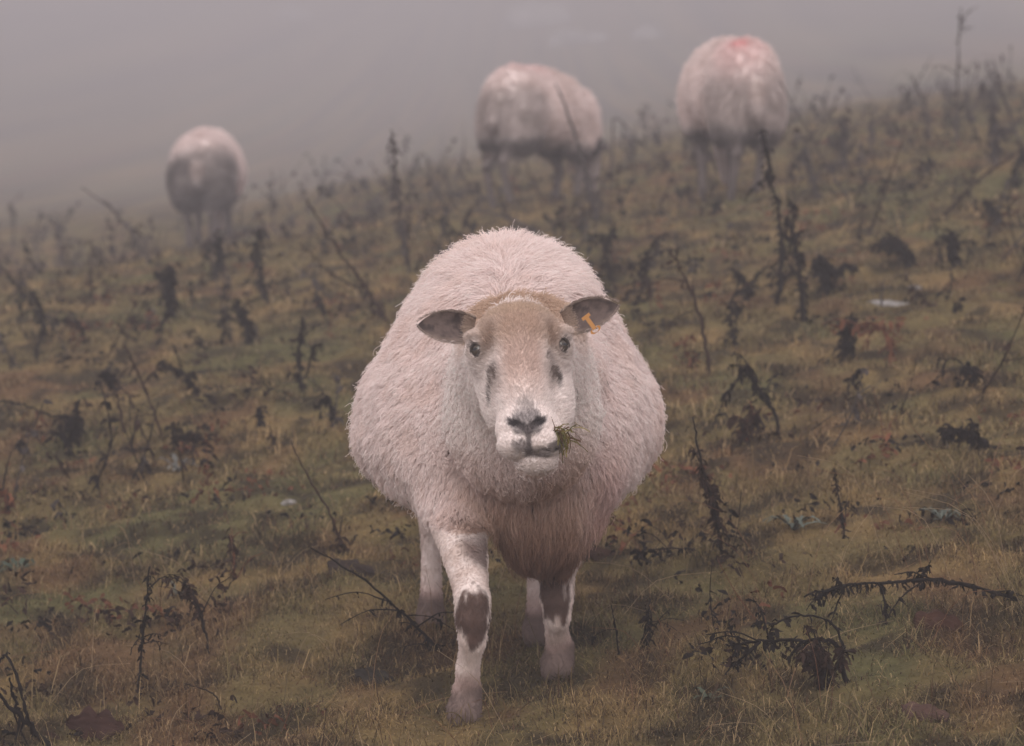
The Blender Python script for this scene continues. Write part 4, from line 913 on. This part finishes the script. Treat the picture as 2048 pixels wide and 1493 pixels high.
# ------------------------------------------------------------------ fallen leaves, rosettes, stones
def fallen_leaf(label, px, py, w, l, tilt, yaw, curl, col, seed):
    g = np.random.default_rng(seed); p, dep = on_ground(px, py); n = 15; s = np.linspace(-1, 1, n); A, B = np.meshgrid(s, s, indexing='ij')
    out = np.sqrt(np.clip(1 - (np.abs(A) ** 1.6), 0, 1)) * (0.75 + 0.25 * np.cos(A * 9 + seed)) + 0.04
    x = A * l / 2; y = B * out * w / 2
    z = curl * (B ** 2) * out * w + 0.25 * curl * l * A ** 2 + 0.010 * (fbm(A * 3 + seed, B * 3, 0, seed, 2) - 0.5) + 0.004 * np.sin(B * 14 + A * 6)
    V1 = np.stack([x, y, z], -1).reshape(-1, 3); V2 = V1 - np.array([0, 0, 0.0012]); m = n * n; i0 = np.arange(m).reshape(n, n)
    q = np.stack([i0[:-1, :-1], i0[1:, :-1], i0[1:, 1:], i0[:-1, 1:]], -1).reshape(-1, 4); fs = [q, q[:, ::-1] + m]
    for e in (i0[:, 0], i0[:, -1], i0[0], i0[-1]): fs.append(np.stack([e[:-1], e[1:], e[1:] + m, e[:-1] + m], -1))
    nz = fbm(V1[:, 0] * 60, V1[:, 1] * 60, 0, seed + 1, 3); c = np.array(col) * (0.6 + 0.8 * nz[:, None])
    o = fast_mesh('fallen_leaf', np.concatenate([V1, V2]), np.concatenate(fs), M_LEAF, cols=np.concatenate([c, c * 0.8]))
    o.location = (p + np.array([0, 0, 0.022])).tolist(); o.rotation_euler = (tilt, 0.15, yaw); tag(o, label, 'leaf', 'fallen leaves on the turf')
fallen_leaf('large dark brown fallen leaf at the bottom left, cut by the frame', 190, 1478, 0.085, 0.115, R(48), R(8), 0.18, (0.042, 0.021, 0.017), 3)
fallen_leaf('small pinkish brown curled leaf at the bottom right', 1850, 1442, 0.055, 0.085, R(40), R(-14), -0.45, (0.095, 0.055, 0.045), 5)
fallen_leaf('rust and brown leaf half buried in straw below the long right branch', 1880, 1262, 0.075, 0.10, R(50), R(4), -0.35, (0.05, 0.024, 0.017), 7)
fallen_leaf('blackish wet leaf folded in the turf left of the ewe\'s front hoof', 748, 1368, 0.05, 0.085, R(35), R(-18), -0.4, (0.035, 0.03, 0.026), 9)
fallen_leaf('reddish brown leaf lying right of the ewe\'s knee', 1190, 1118, 0.06, 0.10, R(25), R(10), -0.3, (0.05, 0.027, 0.02), 11)
fallen_leaf('dark brown leaf behind the stem on the ewe\'s hind leg side', 700, 1150, 0.07, 0.12, R(45), R(-20), -0.4, (0.035, 0.025, 0.022), 13)

def rosette(label, px, py, size, seed, n=11, col=(0.10, 0.115, 0.095)):
    g = np.random.default_rng(seed); p, dep = on_ground(px, py); root = empty('thistle_rosette', p); tag(root, label, 'thistle', 'pale thistle rosettes')
    for k in range(n):
        az = 6.283 * k / n + 0.3 * g.normal(); L = size * (0.35 + 0.75 * g.random()); m = 9; s = np.linspace(0, 1, m); dh = np.array([math.cos(az), math.sin(az), 0]); sd = np.array([-dh[1], dh[0], 0]); rise = 0.15 + 0.5 * g.random()
        mid = dh * (s * L)[:, None] + np.array([0, 0, 1.0]) * (rise * L * np.sin(s * 2.4))[:, None]
        w = size * 0.10 * np.sin(np.pi * np.clip(s * 0.92 + 0.06, 0, 1)) * (0.55 + 0.75 * (np.arange(m) % 2))
        V = np.concatenate([mid + sd * w[:, None] + np.array([0, 0, 0.3]) * w[:, None], mid, mid - sd * w[:, None] + np.array([0, 0, 0.3]) * w[:, None]])
        i = np.arange(m - 1); f = np.concatenate([np.stack([i, i + 1, m + i + 1, m + i], -1), np.stack([m + i, m + i + 1, 2 * m + i + 1, 2 * m + i], -1)])
        c = np.array(col) * (0.7 + 0.6 * g.random()); fast_mesh('leaf', V, f, M_LEAF, root, cols=np.tile(c, (3 * m, 1)))
rosette('silvery thistle rosette right of the tall leafy stalk', 1588, 1062, 0.075, 1, 13)
rosette('silvery thistle rosette nearest the right edge', 1888, 1046, 0.07, 2, 12)
rosette('pale green rosette at the left edge of the turf', 40, 1150, 0.08, 3, 12, (0.05, 0.068, 0.05))
rosette('whitish flattened rosette on the left turf', 356, 945, 0.075, 4, 10, (0.12, 0.12, 0.11))
rosette('small grey rosette behind the clump-topped stalk', 355, 1195, 0.05, 6, 9, (0.07, 0.074, 0.06))
rosette('grey green rosette low in the near turf by the bottom edge', 1415, 1405, 0.05, 7, 10, (0.06, 0.07, 0.05))

def stone(label, p, r, seed, flat=0.5, name='stone', mat=M_STONE, group='pale stones'):
    g = np.random.default_rng(seed); nu, nv = 22, 13; u = np.linspace(0, 2 * math.pi, nu, endpoint=False); v = np.linspace(0.02, math.pi - 0.02, nv); U, Vv = np.meshgrid(u, v, indexing='ij')
    D = np.stack([np.sin(Vv) * np.cos(U), np.sin(Vv) * np.sin(U), np.cos(Vv)], -1); k = 0.62 + 0.7 * fbm(D[..., 0] * 1.7 + seed * 3, D[..., 1] * 1.7, D[..., 2] * 1.7, seed, 3)
    V = (D * k[..., None] * np.array([r, r * 0.7, r * flat])).reshape(-1, 3); i0 = np.arange(nu * nv).reshape(nu, nv)
    q = np.stack([i0[:, :-1], i0[:, 1:], np.roll(i0, -1, 0)[:, 1:], np.roll(i0, -1, 0)[:, :-1]], -1).reshape(-1, 4)
    o = fast_mesh(name, V, q, mat); o.location = np.asarray(p).tolist(); o.rotation_euler = (0, 0, g.random() * 3); tag(o, label, 'stone', group); return o
stone('long flat whitish stone in the turf right of the ewe', on_ground(1775, 612)[0], 0.085, 5, 0.16)
stone('small whitish stone above the long flat one', on_ground(1828, 578)[0], 0.04, 6, 0.3)
stone('small pale stone beside the stem left of the ewe', on_ground(578, 1006)[0], 0.026, 8, 0.35)
for lab, px, py, r, sd in (('broadest of the faint pale boulders high in the fog', 1080, 52, 2.0, 21), ('faint pale boulder below the broadest one in the fog', 1135, 88, 1.1, 22),
                           ('faint pale boulder left of the right sheep in the fog', 1300, 78, 0.9, 23), ('faint boulder at the very top of the fog', 585, 42, 1.4, 24), ('smallest faint boulder between the pale ones in the fog', 1190, 84, 0.7, 25)):
    p, d = on_ground(px, py); stone(lab, p, r, sd, 0.6, 'boulder', M_ROCK)
